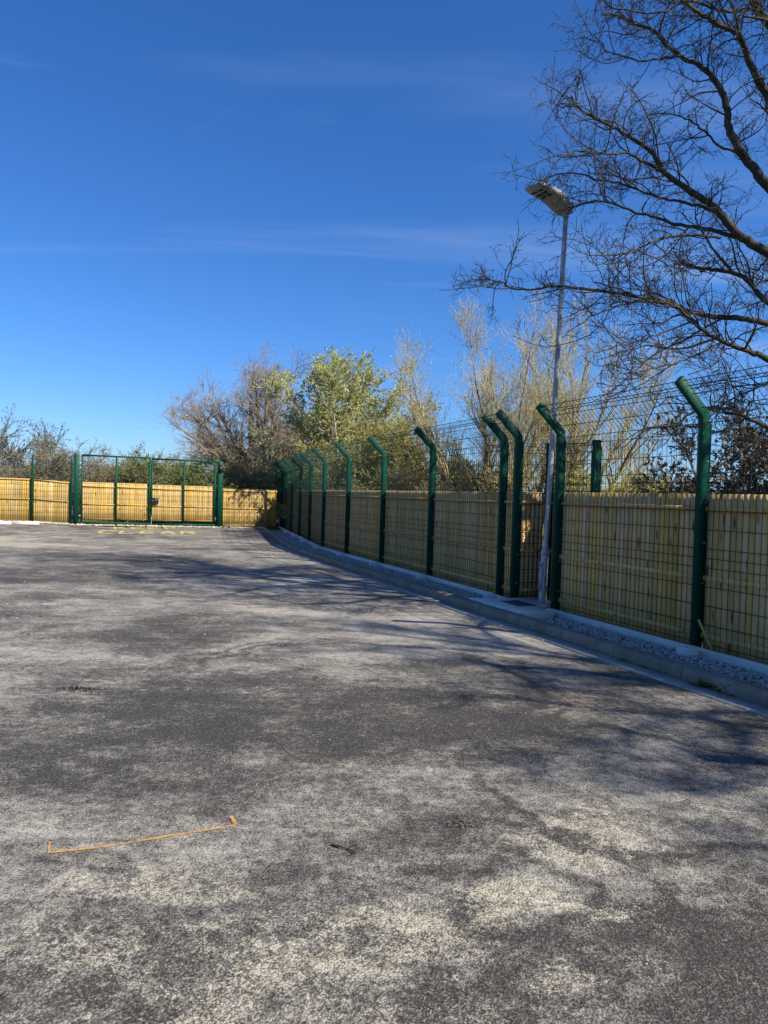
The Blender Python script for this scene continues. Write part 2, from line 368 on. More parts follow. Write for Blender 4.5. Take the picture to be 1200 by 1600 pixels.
M = dict(asphalt=mat_asphalt(),
    kerb=mat_concrete('kerb_concrete', (0.18, 0.152, 0.118), (0.29, 0.245, 0.19), 0.7),
    channel=mat_concrete('channel_concrete', (0.26, 0.24, 0.21), (0.38, 0.35, 0.305), 0.6),
    edging=mat_concrete('fresh_concrete', (0.58, 0.54, 0.48), (0.72, 0.67, 0.60), 0.3),
    wood=mat_wood('treated_pine', (0.62, 0.375, 0.125), (0.78, 0.49, 0.175), (0.30, 0.17, 0.055)),
    wood_warm=mat_wood('fresh_pine', (0.52, 0.325, 0.085), (0.70, 0.455, 0.13), (0.34, 0.20, 0.05)),
    green=mat_green(), wire=mat_plain('green_wire', (0.006, 0.036, 0.024), 0.5), galv=mat_galv(),
    bed=mat_plain('dark_grit', (0.07, 0.066, 0.06), 0.95), dark=mat_plain('dark_plastic', (0.02, 0.02, 0.02), 0.55), lens=mat_plain('lamp_glass', (0.30, 0.31, 0.32), 0.2),
    alu=mat_plain('cast_aluminium', (0.27, 0.275, 0.28), 0.5, 0.12, 30.0, 0.2), iron=mat_plain('cast_iron', (0.055, 0.06, 0.07), 0.6),
    grass=mat_grass(), gravel=mat_plain('flint_gravel', (0.50, 0.46, 0.40), 0.85, 0.95, 52.0), rubble=mat_plain('chalky_rubble', (0.50, 0.44, 0.34), 0.9, 0.5, 9.0),
    bark_dark=mat_bark('dark_bark', (0.030, 0.027, 0.020), (0.085, 0.074, 0.054)), bark_grey=mat_bark('grey_bark', (0.13, 0.11, 0.09), (0.26, 0.23, 0.19)),
    bark_pale=mat_bark('pale_bark', (0.32, 0.30, 0.25), (0.52, 0.49, 0.42)), twig_mauve=mat_bark('mauve_twigs', (0.21, 0.165, 0.115), (0.35, 0.285, 0.20)),
    twig_yellow=mat_bark('yellow_twigs', (0.34, 0.28, 0.13), (0.52, 0.44, 0.24)), twig_brown=mat_bark('brown_twigs', (0.16, 0.125, 0.075), (0.29, 0.23, 0.15)),
    leaf_pale=mat_leaf('pale_leaves', ((0.22, 0.24, 0.06), (0.45, 0.47, 0.17), (0.70, 0.70, 0.42)), 0.42),
    leaf_olive=mat_leaf('olive_leaves', ((0.13, 0.13, 0.03), (0.29, 0.27, 0.065), (0.48, 0.44, 0.14))),
    leaf_willow=mat_leaf('willow_leaves', ((0.24, 0.23, 0.07), (0.38, 0.36, 0.13), (0.52, 0.49, 0.22))),
    leaf_green=mat_leaf('green_leaves', ((0.06, 0.10, 0.02), (0.14, 0.20, 0.035), (0.27, 0.33, 0.075))),
    leaf_brown=mat_leaf('brown_leaves', ((0.055, 0.040, 0.032), (0.12, 0.085, 0.065), (0.24, 0.18, 0.14)), 0.2),
    leaf_dark=mat_leaf('dark_leaves', ((0.016, 0.026, 0.012), (0.035, 0.055, 0.022), (0.08, 0.11, 0.05)), 0.2),
    leaf_yellow=mat_leaf('yellow_leaves', ((0.28, 0.26, 0.04), (0.46, 0.42, 0.08), (0.60, 0.55, 0.16))),
    yellow=mat_paint('yellow_road_paint', (0.56, 0.47, 0.15), 0.30, 0.46, 16, 0.9), orange=mat_paint('orange_marker_paint', (0.62, 0.33, 0.08), 0.33, 0.56, 42, 0.9))

# ------------------------------------------------------------------ where the fences and kerbs run
D = np.array([-0.3807, 0.9247]); NRM = np.array([0.9247, 0.3807])      # along the near fence, and away from the road
A = np.array([3.37, 7.55]); B = np.array([2.42, 9.87])
C2 = np.array([2.00, 10.72]); C1 = np.array([1.87, 11.26])
POSTS_FAR = [C1, (0.91, 13.70), (-0.03, 15.97), (-0.93, 18.2), (-1.74, 20.45), (-2.39, 22.93), (-3.01, 25.45), (-3.61, 27.75), (-4.17, 30.05), (-4.52, 31.45)]
POSTS_FAR = [np.array(p, float) for p in POSTS_FAR]
A0 = A - D * 2.52; A1 = A0 - D * 2.52
N1 = C2 + NRM * 0.57; N2 = B + NRM * 0.62
FB = 0.10                                                              # height of the fence foot
GL = np.array([-11.86, 27.32]); GR = np.array([-6.83, 29.44]); GU = (GR - GL) / np.linalg.norm(GR - GL); GN = np.array([-GU[1], GU[0]])  # GN points away from us

line = np.array([A1 - D * 7.6, A1, A0, A, B, C2] + POSTS_FAR)
line_s = np.concatenate([catmull(line, 6)])
def offset_line(pl, off):
    t = np.gradient(pl, axis=0); t /= np.linalg.norm(t, axis=1, keepdims=True)
    return pl + np.stack([t[:, 1], -t[:, 0]], 1) * off
def resample(pl, step):
    d = np.concatenate([[0], np.cumsum(np.linalg.norm(np.diff(pl, axis=0), axis=1))]); s = np.arange(0, d[-1], step)
    return np.stack([np.interp(s, d, pl[:, k]) for k in range(pl.shape[1])], 1)

# ------------------------------------------------------------------ ground and road
def sheet(name, rows_l, rows_r, nx, zoff, mat, kind='structure'):
    m = len(rows_l); s = np.linspace(0, 1, nx)
    X = rows_l[:, None] * (1 - s[None, :, None]) + rows_r[:, None] * s[None, :, None]
    Z = ground_z(X[..., 0], X[..., 1]) + zoff
    V = np.concatenate([X, Z[..., None]], -1).reshape(-1, 3); idx = np.arange(m * nx).reshape(m, nx)
    a = Acc(); a.add(V, np.stack([idx[:-1, :-1], idx[:-1, 1:], idx[1:, 1:], idx[1:, :-1]], -1).reshape(-1, 4))
    return a.build(name, mat, smooth=True, kind=kind)
gx = np.concatenate([[-900, -300, -100, -45], np.linspace(-30, 30, 61), [45, 100, 300, 900]])
gy = np.concatenate([[-400, -100, -40], np.linspace(-15, 45, 61), [60, 100, 200, 500, 1500]])
XX, YY = np.meshgrid(gx, gy); ZZ = ground_z(XX, YY) - 0.03
a = Acc(); idx = np.arange(XX.size).reshape(XX.shape)
a.add(np.stack([XX, YY, ZZ], -1).reshape(-1, 3), np.stack([idx[:-1, :-1], idx[:-1, 1:], idx[1:, 1:], idx[1:, :-1]], -1).reshape(-1, 4))
a.build('ground', M['grass'], smooth=True, kind='structure')
kr = resample(offset_line(line_s, -0.99), 0.35)
far_y = lambda x: GL[1] + (x - GL[0]) * GU[1] / GU[0]
kr = kr[kr[:, 1] < far_y(kr[:, 0]) + 0.25]
lf = np.stack([np.full(len(kr), -34.0), np.linspace(-16, far_y(-34.0) + 0.25, len(kr))], 1)
sheet('road', lf, kr, 90, 0.0, M['asphalt'])

# ------------------------------------------------------------------ kerb, channel, gravel margin, concrete edging
def run_of_blocks(root_name, off_mid, sec, length, mat, part, gap=0.008, zfun=None):
    """Blocks laid end to end along the kerb line; sec is a section (across, up)."""
    root = empty(root_name, kind='structure')
    pl = resample(offset_line(line_s, off_mid), length)
    for i in range(len(pl) - 1):
        p, q = pl[i], pl[i + 1]
        if q[1] < 1.0 or p[1] > far_y(p[0]) + 0.1: continue
        u = (q - p) / np.linalg.norm(q - p); n = np.array([u[1], -u[0]]); L = np.linalg.norm(q - p) - gap
        c = (p + q) / 2; jz = random.uniform(-.003, .003); jn = random.uniform(-.004, .004)
        acc = Acc(); fr = []
        for t in (-L / 2, -L / 2 + 0.012, L / 2 - 0.012, L / 2):
            sc = 0.94 if abs(t) == L / 2 else 1.0
            fr.append(((0, t, 0.0), (sc, 0, 0), (0, 0, sc if sc < 1 else 1.0)))
        acc.prism(sec, fr)
        o = acc.build(part, mat, root)
        gz = float(ground_z(c[0], c[1])) * 0.25
        o.location = (c[0] + n[0] * jn, c[1] + n[1] * jn, jz + gz); o.rotation_euler = (0, 0, math.atan2(u[1], u[0]) - math.pi / 2)
    return root
kerb_sec = [(-.075, -.15), (.065, -.15), (.065, .118), (.055, .125), (-.018, .125), (-.045, .118), (-.062, .098), (-.072, .06)]
run_of_blocks('kerb', -0.885, kerb_sec, 0.915, M['kerb'], 'kerb_stone')
chan_sec = [(-.11, -.1), (.11, -.1), (.11, .016), (.0, .010), (-.11, .012)]
run_of_blocks('drainage_channel', -1.075, chan_sec, 0.915, M['channel'], 'channel_block')

def strip(name, offs_z, mat, kind='structure', step=0.3, jit=0.0, pl0=None):
    base = resample(line_s, step) if pl0 is None else pl0
    t = np.gradient(base, axis=0); t /= np.linalg.norm(t, axis=1, keepdims=True); n = np.stack([t[:, 1], -t[:, 0]], 1)
    keep = (base[:, 1] > 1.0) & (base[:, 1] < far_y(base[:, 0]) + 1.2); base, n = base[keep], n[keep]
    V = []
    for o, z in offs_z:
        w = RNG.normal(0, jit, len(base)); wz = RNG.normal(0, jit * .5, len(base))
        V.append(np.concatenate([base + n * (o + w)[:, None], (z + wz)[:, None]], 1))
    V = np.stack(V, 1); m, k, _ = V.shape; idx = np.arange(m * k).reshape(m, k)
    a = Acc(); a.add(V.reshape(-1, 3), np.stack([idx[:-1, :-1], idx[1:, :-1], idx[1:, 1:], idx[:-1, 1:]], -1).reshape(-1, 4))
    return a.build(name, mat, kind=kind)
strip('gravel_bed', [(-.84, .030), (-.5, .036), (-.08, .034)], M['bed'], jit=.004)  # bed in one dark tone, so the gaps between the stones read dark
edging = empty('concrete_edging', kind='structure')
def board(p, q, off=-.105):
    p = np.asarray(p, float); q = np.asarray(q, float); u = (q - p) / np.linalg.norm(q - p); n = np.array([u[1], -u[0]]); L = np.linalg.norm(q - p) - .012; c = (p + q) / 2 + n * off
    a = Acc(); a.prism([(-.03, -.16), (.03, -.16), (.03, .112), (.022, .120), (-.020, .120), (-.03, .108)], [((0, -L / 2, 0), (1, 0, 0), (0, 0, 1)), ((0, -L / 2 + .01, 0), (1, 0, 0), (0, 0, 1)), ((0, 0, random.uniform(-.004, .004)), (1, 0, 0), (0, 0, 1)), ((0, L / 2, 0), (1, 0, 0), (0, 0, 1))])
    o = a.build('gravel_board', M['edging'], edging); o.location = (c[0], c[1], random.uniform(-.004, .004)); o.rotation_euler = (0, 0, math.atan2(u[1], u[0]) - math.pi / 2)
for p, q in [(A1, A0), (A0, A), (A, B), (C2 - D * .02, C1)] + list(zip(POSTS_FAR[:-1], POSTS_FAR[1:])): board(p, q)
for p, i in [(q, k) for k, q in enumerate([A, B, C1, A0] + POSTS_FAR[1:8])]:
    j = int(np.argmin(np.linalg.norm(line_s - p, axis=1))); t = line_s[min(j + 1, len(line_s) - 1)] - line_s[j - 1]; t /= np.linalg.norm(t); n = np.array([t[1], -t[0]])
    a = Acc(); w = random.uniform(.13, .17)
    a.prism([(-w / 2, -.08), (w / 2, -.08), (w / 2, .07), (w / 2 - .012, .08), (-w / 2 + .012, .08), (-w / 2, .07)],
            [((0, -.10, 0), (1, 0, 0), (0, 0, .96)), ((0, -.09, 0), (1, 0, 0), (0, 0, 1)), ((0, .10, 0), (1, 0, 0), (0, 0, 1))])
    c = p - n * 0.205 - t * 0.10
    o = a.build('footing_block', M['edging'], edging, loc=(c[0], c[1], .035), rotz=math.atan2(t[1], t[0]) + random.uniform(-.06, .06))

def stones(name, P, size, mat, flat=0.7, kind='stuff', smooth=False, **kw):
    """Loose stones: jittered octahedra of unequal size."""
    N = len(P); O = np.array([[1, 0, 0], [0, 1, 0], [-1, 0, 0], [0, -1, 0], [0, 0, 1], [0, 0, -1]], float)
    V = O[None] * (1 + RNG.uniform(-.35, .35, (N, 6, 1))) + RNG.normal(0, .14, (N, 6, 3))
    V *= np.asarray(size).reshape(-1, 1, 1) * RNG.uniform(.6, 1.25, (N, 1, 3)); V[..., 2] *= flat
    an = RNG.uniform(0, 6.28, N); c, s = np.cos(an), np.sin(an)
    R = np.zeros((N, 3, 3)); R[:, 0, 0] = c; R[:, 0, 1] = -s; R[:, 1, 0] = s; R[:, 1, 1] = c; R[:, 2, 2] = 1
    tl = RNG.uniform(-.5, .5, N); T = np.zeros((N, 3, 3)); T[:, 0, 0] = 1; T[:, 1, 1] = np.cos(tl); T[:, 1, 2] = -np.sin(tl); T[:, 2, 1] = np.sin(tl); T[:, 2, 2] = np.cos(tl)
    V = np.einsum('nij,nkj->nki', R, np.einsum('nij,nkj->nki', T, V)) + P[:, None]
    F = np.array([[0, 1, 4], [1, 2, 4], [2, 3, 4], [3, 0, 4], [1, 0, 5], [2, 1, 5], [3, 2, 5], [0, 3, 5]])
    a = Acc(); a.add(V.reshape(-1, 3), (F[None] + 6 * np.arange(N)[:, None, None]).reshape(-1, 3)); return a.build(name, mat, smooth=smooth, kind=kind, **kw)

PAD_A, PAD_B = 2.15, 3.50          # distance along the near fence from post A that the lamp's concrete pad covers
def on_pad(s_along): return (s_along > PAD_A) & (s_along < PAD_B)
def scatter_margin(n, lo, hi, o0, o1, power):
    d = np.concatenate([[0], np.cumsum(np.linalg.norm(np.diff(line_s, axis=0), axis=1))])
    s = lo + (hi - lo) * RNG.random(n) ** power; b = np.stack([np.interp(s, d, line_s[:, k]) for k in (0, 1)], 1)
    b2 = np.stack([np.interp(s + .1, d, line_s[:, k]) for k in (0, 1)], 1); t = (b2 - b) / np.linalg.norm(b2 - b, axis=1, keepdims=True)
    o = o0 + (o1 - o0) * RNG.random(n); P = b + np.stack([t[:, 1], -t[:, 0]], 1) * o[:, None]
    al = (P - A) @ D
    return P[~(on_pad(al) & (np.abs((P - A) @ NRM) < 1.0))]
sA = 7.6 + 2.52
Pg = scatter_margin(30000, sA - 1.2, sA + 25.5, -.80, -.14, 1.7)
z = .036 + RNG.random(len(Pg)) * .022
stones('gravel', np.concatenate([Pg, z[:, None]], 1), RNG.uniform(.007, .0185, len(Pg)), M['gravel'])

# concrete pad under the lamp, with its cover
def quad_slab(name, pts, z0, z1, mat, **kw):
    a = Acc(); p = np.array(pts); k = len(p); cc = p.mean(0); q = cc + (p - cc) * 0.992
    V = np.concatenate([np.c_[p, np.full(k, z0)], np.c_[p, np.full(k, z1 - .008)], np.c_[q, np.full(k, z1)]]); i = np.arange(k); j = (i + 1) % k
    a.add(V, [np.concatenate([np.stack([i, j, k + j, k + i], 1), np.stack([k + i, k + j, 2 * k + j, 2 * k + i], 1)]), np.array([2 * k + i])]); return a.build(name, mat, **kw)
at = lambda s, o: A + D * s + NRM * o
quad_slab('concrete_pad', [at(2.22, -.80), at(2.16, -.30), at(2.55, -.28), at(2.55, .52), at(3.37, .50), at(3.42, -.30), at(3.55, -.80)], 0.0, .132, M['edging'], kind='structure')
cover = quad_slab('inspection_cover', [at(2.62, -.52), at(2.62, -.20), at(3.12, -.20), at(3.12, -.52)], .10, .140, M['iron'],
    label='dark metal inspection cover set in the pale concrete pad beside the lamp column', cat='manhole cover')
a = Acc()
for sgn, (s0, o0, s1, o1) in enumerate([(2.60, -.54, 3.14, -.525), (2.60, -.195, 3.14, -.18), (2.60, -.525, 2.615, -.195), (3.125, -.525, 3.14, -.195)]):
    c = at((s0 + s1) / 2, (o0 + o1) / 2); a.box((*c, .131), (abs(s1 - s0), abs(o1 - o0), .020), np.array([[D[0], D[1], 0], [NRM[0], NRM[1], 0], [0, 0, 1]]))
a.build('frame', M['galv'], cover)

# ------------------------------------------------------------------ fence building blocks
PITCH = 0.0715
def slat_mesh(h, w, seed, t=.016):
    r = random.Random(seed); a = Acc(); c = .003
    sec = [(-w / 2, -t / 2 + c), (-w / 2 + c, -t / 2), (w / 2 - c, -t / 2), (w / 2, -t / 2 + c), (w / 2, t / 2), (-w / 2, t / 2)]
    bow = r.uniform(-.0025, .0025)
    a.prism(sec, [((bow * (1 - (2 * k / 3 - 1) ** 2), 0, h * k / 3), (1, 0, 0), (0, 1, 0)) for k in range(4)])
    return a
SLATS = {}
def slat_variants(h, mat):
    key = (round(h, 3), mat.name)
    if key not in SLATS: SLATS[key] = [slat_mesh(h + random.uniform(-.0012, .0012), .0640, i).mesh('slat', mat) for i in range(6)]
    return SLATS[key]
BACK = None
def ang(u): return math.atan2(u[1], u[0])

def wire_panel(name, L, parent, p, u, base_z, height, crank, root_kind=None, folds=(), pitch=PITCH, r=.0034, off=0.0):
    """Welded mesh panel: local x along the bay, y towards the field, z up; with the V folds and an optional cranked top."""
    prof = [(0, .03)]                                   # (y, z)
    zs = list(folds) + ([height - .14] if True else [])
    for f in zs: prof += [(0, f), (-.022, f + .05), (0, f + .1)]
    if crank:
        prof += [(0, height), (-.355, height + .33), (-.362, height + .40)] if False else [(0, height), (-.255, height + .24), (-.27, height + .295), (-.33, height + .315), (-.385, height + .365)]
    else: prof += [(0, height + .02)]
    prof = np.array(prof); a = Acc(); n = max(2, int(L / pitch + 1e-6)); xs = (np.arange(n) + .5) * L / n
    V = np.zeros((n, len(prof), 3)); V[:, :, 0] = xs[:, None]; V[:, :, 1] = prof[None, :, 0]; V[:, :, 2] = prof[None, :, 1]
    a.tubes(V, np.full((n, len(prof)), r), 4)
    d = np.concatenate([[0], np.cumsum(np.linalg.norm(np.diff(prof, axis=0), axis=1))])
    rows = list(np.arange(.05, height - .2, .2)) + [.95, 1.75]
    hz = [(np.interp(z_, prof[:, 1], prof[:, 0]), z_) for z_ in rows]
    for f in zs: hz += [(0, f), (0, f + .1)]
    if crank:
        for (y0, z0), (y1, z1) in zip(prof[-5:-1], prof[-4:]):
            hz.append((y1, z1))
        hz += [tuple(prof[-5] * .55 + prof[-4] * .45)]
    for y, z_ in hz: a.box((L / 2, y + .003, z_), (L, r * 2.1, r * 2.1))
    o = a.build(name, M['wire'], parent); o.location = (p[0], p[1], base_z); o.rotation_euler = (0, 0, ang(u)); return o

def crank_post(parent, p, u, base_z, bend=2.42, crank=True, side=-1, mirror=1):
    """Box-section post: local x along the fence, y towards the field."""
    a = Acc(); w, dpt, c = .030, .055, .003
    sec = [(-w, -dpt + c), (-w + c, -dpt), (w - c, -dpt), (w, -dpt + c), (w, dpt - c), (w - c, dpt), (-w + c, dpt), (-w, dpt - c)]
    fr = [((0, 0, -.12), (1, 0, 0), (0, 1, 0)), ((0, 0, bend - .02), (1, 0, 0), (0, 1, 0))]
    if crank:
        s = math.sqrt(.5)
        fr += [((0, -.006, bend + .03), (1, 0, 0), (0, .92, .38)), ((0, -.04, bend + .075), (1, 0, 0), (0, s, s)), ((0, -.375, bend + .385), (1, 0, 0), (0, s, s)), ((0, -.378, bend + .388), (.86, 0, 0), (0, s * .93, s * .93))]
    else: fr += [((0, 0, bend + .045), (1, 0, 0), (0, 1, 0)), ((0, 0, bend + .05), (.86, 0, 0), (0, .93, 0))]
    a.prism(sec, fr)
    o = a.build('post', M['green'], parent); o.location = (p[0], p[1], base_z); o.rotation_euler = (0, 0, ang(u))
    # clamp strip down the field side with bolt heads on the faces
    b = Acc(); b.box((0, dpt + .007, bend / 2), (.075, .006, bend - .1)); b.build('clamp_strip', M['green'], o)
    k = Acc()
    for zz in np.arange(.25, bend, .43):
        for sx in (-1, 1): k.tubes([[sx * w, .022, zz], [sx * (w + .012), .022, zz]], [[.009, .007]], 6); k.box((sx * (w + .0125), .022, zz), (.003, .012, .012))
    k.build('bolts', M['galv'], o)
    return o

def clad_bay(parent, p, q, base_z, wood, slats_left, wood_h=1.63, rails=(1.47, .74, .135), off=.050, off_rail=.024, as_stuff=None, rail_part='rail', slat_part='slat', end_gap=.05, z0=-.06, base_z2=None):
    """One bay of vertical slats with three rails on the road side of them."""
    base_z2 = base_z if base_z2 is None else base_z2
    p = np.asarray(p); q = np.asarray(q); Lt = np.linalg.norm(q - p); u = (q - p) / Lt; n = FIELD(u)
    a0, a1 = end_gap, Lt - end_gap; k = int((a1 - a0) / PITCH)
    if k < 1: return slats_left
    vs_ = slat_variants(wood_h - z0, wood); xs = a0 + (np.arange(k) + .5) * (a1 - a0) / k
    for x in xs:
        c = p + u * x + n * (off + random.uniform(-.002, .002)); zz = base_z + (base_z2 - base_z) * x / Lt + z0
        if slats_left > 0 or as_stuff is None:
            o = link(slat_part, random.choice(vs_), parent); o.location = (c[0], c[1], zz + random.uniform(-.001, .001))
            o.rotation_euler = (0, random.uniform(-.002, .002), ang(u) + random.uniform(-.012, .012)); slats_left -= 1
        else:
            m = slat_mesh(wood_h - z0 + random.uniform(-.003, .003), .0640, random.random()); V = m.v[0]
            ca, sa = u; W_ = np.stack([c[0] + V[:, 0] * ca - V[:, 1] * sa, c[1] + V[:, 0] * sa + V[:, 1] * ca, zz + V[:, 2]], 1)
            as_stuff.add(W_, m.f)
    if BACK is not None:
        for x in np.append(xs - (xs[1] - xs[0]) / 2 if k > 1 else xs, xs[-1] + PITCH / 2):
            c = p + u * min(max(x, a0 + .02), a1 - .02) + n * (off + .040); zz = base_z + (base_z2 - base_z) * x / Lt + z0
            BACK.box((c[0], c[1], zz + (wood_h - z0 - .004) / 2), ((xs[1] - xs[0] if k > 1 else PITCH) - .0012, .012, wood_h - z0 - .004), np.array([[u[0], u[1], 0], [n[0], n[1], 0], [0, 0, 1]]))
    for rz in rails:
        a = Acc(); hh, tt = .025, .013
        c0 = p + u * (a0 - .004) + n * off_rail; zr = base_z + z0 * 0 + rz
        a.prism([(-tt, -hh), (tt, -hh), (tt, hh), (-tt + .004, hh), (-tt, hh - .004)], [((0, 0, 0), (0, 1, 0), (0, 0, 1)), (((a1 - a0) + .008, 0, (base_z2 - base_z)), (0, 1, 0), (0, 0, 1))])
        o = a.build(rail_part, wood, parent); o.location = (c0[0], c0[1], zr + random.uniform(-.005, .005)); o.rotation_euler = (0, 0, ang(u))
    return slats_left
FIELD = lambda u: np.array([u[1], -u[0]])          # the side away from the road when u runs from near to far along the right

# ------------------------------------------------------------------ the long fence on the right
fence = empty('security_fence', (float(A[0]), float(A[1]), 0), label='long shaded timber-clad green mesh fence with cranked posts running along the kerb', cat='fence')
FOFF = np.array([A[0], A[1]])
class Shift:
    pass
def kids_local(root, before):
    """Children were placed in world coordinates: make the root's own offset neutral."""
    inv = root.matrix_basis.inverted()
    for o in root.children:
        o.matrix_parent_inverse = inv
far = POSTS_FAR
left = 300
stuff = Acc(); BACK = Acc()
bays = [(A, A0), (B, A), (C2, B), (C1, C2)]
# slats, nearest bays first
def bay(p, q, left, mesh=True, crank=True, folds=(), eg=.05, mh=2.42):
    """p is the near end, q the far end"""
    l2 = clad_bay(fence, p, q, FB, M['wood'], left, as_stuff=stuff, end_gap=eg)
    if mesh:
        u = (q - p) / np.linalg.norm(q - p); Lb = np.linalg.norm(q - p) - .10; p0 = p + u * .05 + FIELD(u) * .002
        # local y must point to the field: run the panel from q to p
        q0 = q - u * .03 + FIELD(u) * .004
        wire_panel('mesh_panel', Lb, fence, p0, u, FB, mh, crank, folds=folds)
    return l2
# local +y of a panel running p->q (near to far) is to the left = road side, so flip with a negative-side profile
_old_wire = wire_panel
def wire_panel(name, L, parent, p, u, base_z, height, crank, **kw):
    """as above, but laid so that local y points to the field for a run from near to far"""
    q = np.asarray(p) + np.asarray(u) * L
    return _old_wire(name, L, parent, q, -np.asarray(u), base_z, height, crank, **kw)
_old_post = crank_post
def crank_post(parent, p, u, base_z, **kw): return _old_post(parent, p, -np.asarray(u), base_z, **kw)

left = bay(A0, A, left); left = bay(A, B, left)
left = bay(C2, C1, left)
left = bay(N1, C2, left, crank=False, mh=2.36)
left = bay(N2, N1, left, crank=False, mh=2.36)
left = bay(B, N2, left, crank=False, mh=2.36)
for p, q in zip(far[:-1], far[1:]): left = bay(p, q, left)
left = bay(A1, A0, left)
stuff.build('distant_slats', M['wood'], fence, kind='stuff'); BACK.build('backing_slats', M['wood'], fence, kind='stuff')
def dir_at(i, P):
    return None
for p, u in [(A1, D), (A0, D), (A, D), (B, D), (C2, D), (C1, D)] + [(far[i], (far[min(i + 1, len(far) - 1)] - far[i - 1]) / np.linalg.norm(far[min(i + 1, len(far) - 1)] - far[i - 1])) for i in range(1, len(far))]:
    crank_post(fence, p, u, FB)
for p in (N1, N2): crank_post(fence, p, D, FB, crank=False, bend=2.34)
bpy.context.view_layer.update()
kids_local(fence, None)

# ------------------------------------------------------------------ fence beside the gate, and the gate
def far_fence(name, pts, zs, label, rails, posts, cranked_last=False):
    root = empty(name, (float(pts[0][0]), float(pts[0][1]), 0), label=label, cat='fence', group='sunlit fence sections either side of the gate')
    global BACK
    BACK = Acc()
    for (p, q), (z0, z1) in zip(zip(pts[:-1], pts[1:]), zip(zs[:-1], zs[1:])):
        u = (q - p) / np.linalg.norm(q - p); L = np.linalg.norm(q - p)
        clad_bay(root, q, p, z1, M['wood_warm'], 10 ** 6, wood_h=1.62, rails=rails, base_z2=z0, off=.055, off_rail=.03, z0=.02)
        _old_wire('mesh_panel', L - .06, root, p + u * .03, u, (z0 + z1) / 2, 2.40, False)
    BACK.build('backing_slats', M['wood_warm'], root, kind='stuff')
    for p, z_ in posts: _old_post(root, p, GU, z_, crank=False, bend=2.45)
    bpy.context.view_layer.update(); kids_local(root, None)
    return root
# far fence field side is GN; FIELD(u) for a run right-to-left gives -GN, so bays are given reversed
FIELD_SAVE = FIELD
FIELD = lambda u: np.array([u[1], -u[0]]) * (1 if np.dot([u[1], -u[0]], GN) > 0 else -1)
L2 = GL - GU * .17; L1 = GL - GU * 1.52; L0 = GL - GU * 4.05; LM = GL - GU * 6.6
far_fence('boundary_fence', [L2, L1, L0, LM], [.165, .25, .26, .26], 'short sunlit fence of pine slats and straight green posts left of the gate', (1.585, .86, .03), [(L2, .165), (L1, .25), (L0, .26), (LM, .26)])
R0 = GR + GU * .12; R1 = far[-1] + np.array([-.10, -.55])
far_fence('boundary_fence', [R0, R1], [.10, .10], 'pine slat fence between the right gate post and the dark fence corner', (1.52, .80, .09), [])

gate = empty('double_gate', (float(GL[0]), float(GL[1]), 0), label='wide double gate of green mesh leaves backed with yellow pine slats', cat='gate')
def gpt(s, o=0.0): return GL + GU * s + GN * o
GW = float(np.linalg.norm(GR - GL))
gz = lambda s: .155 + (.10 - .155) * s / GW
AX = np.array([[GU[0], GU[1], 0], [GN[0], GN[1], 0], [0, 0, 1.0]])
for s, w in ((0.0, .20), (GW, .19)):
    a = Acc(); c = .008; h = w / 2
    sec = [(-h, -h + c), (-h + c, -h), (h - c, -h), (h, -h + c), (h, h - c), (h - c, h), (-h + c, h), (-h, h - c)]
    a.prism(sec, [((0, 0, -.2), (1, 0, 0), (0, 1, 0)), ((0, 0, 2.715), (1, 0, 0), (0, 1, 0)), ((0, 0, 2.725), (.92, 0, 0), (0, .92, 0))])
    p = gpt(s); o = a.build('gate_post', M['green'], gate, loc=(p[0], p[1], gz(s)), rotz=ang(GU))
    if s > 0:
        b = Acc(); b.box((0.0, -h - .035, 2.42), (.17, .075, .24)); b.box((0, -h - .02, 2.58), (.12, .03, .05)); b.build('sensor_box', M['dark'], o)
    b = Acc()
    for zz in (.35, 2.2): b.box(((h + .035) * (1 if s == 0 else -1), 0, zz), (.07, .05, .05)); b.tubes([[(h + .06) * (1 if s == 0 else -1), 0, zz - .06], [(h + .06) * (1 if s == 0 else -1), 0, zz + .06]], [[.022, .022]], 8)
    b.build('hinges', M['galv'], o)
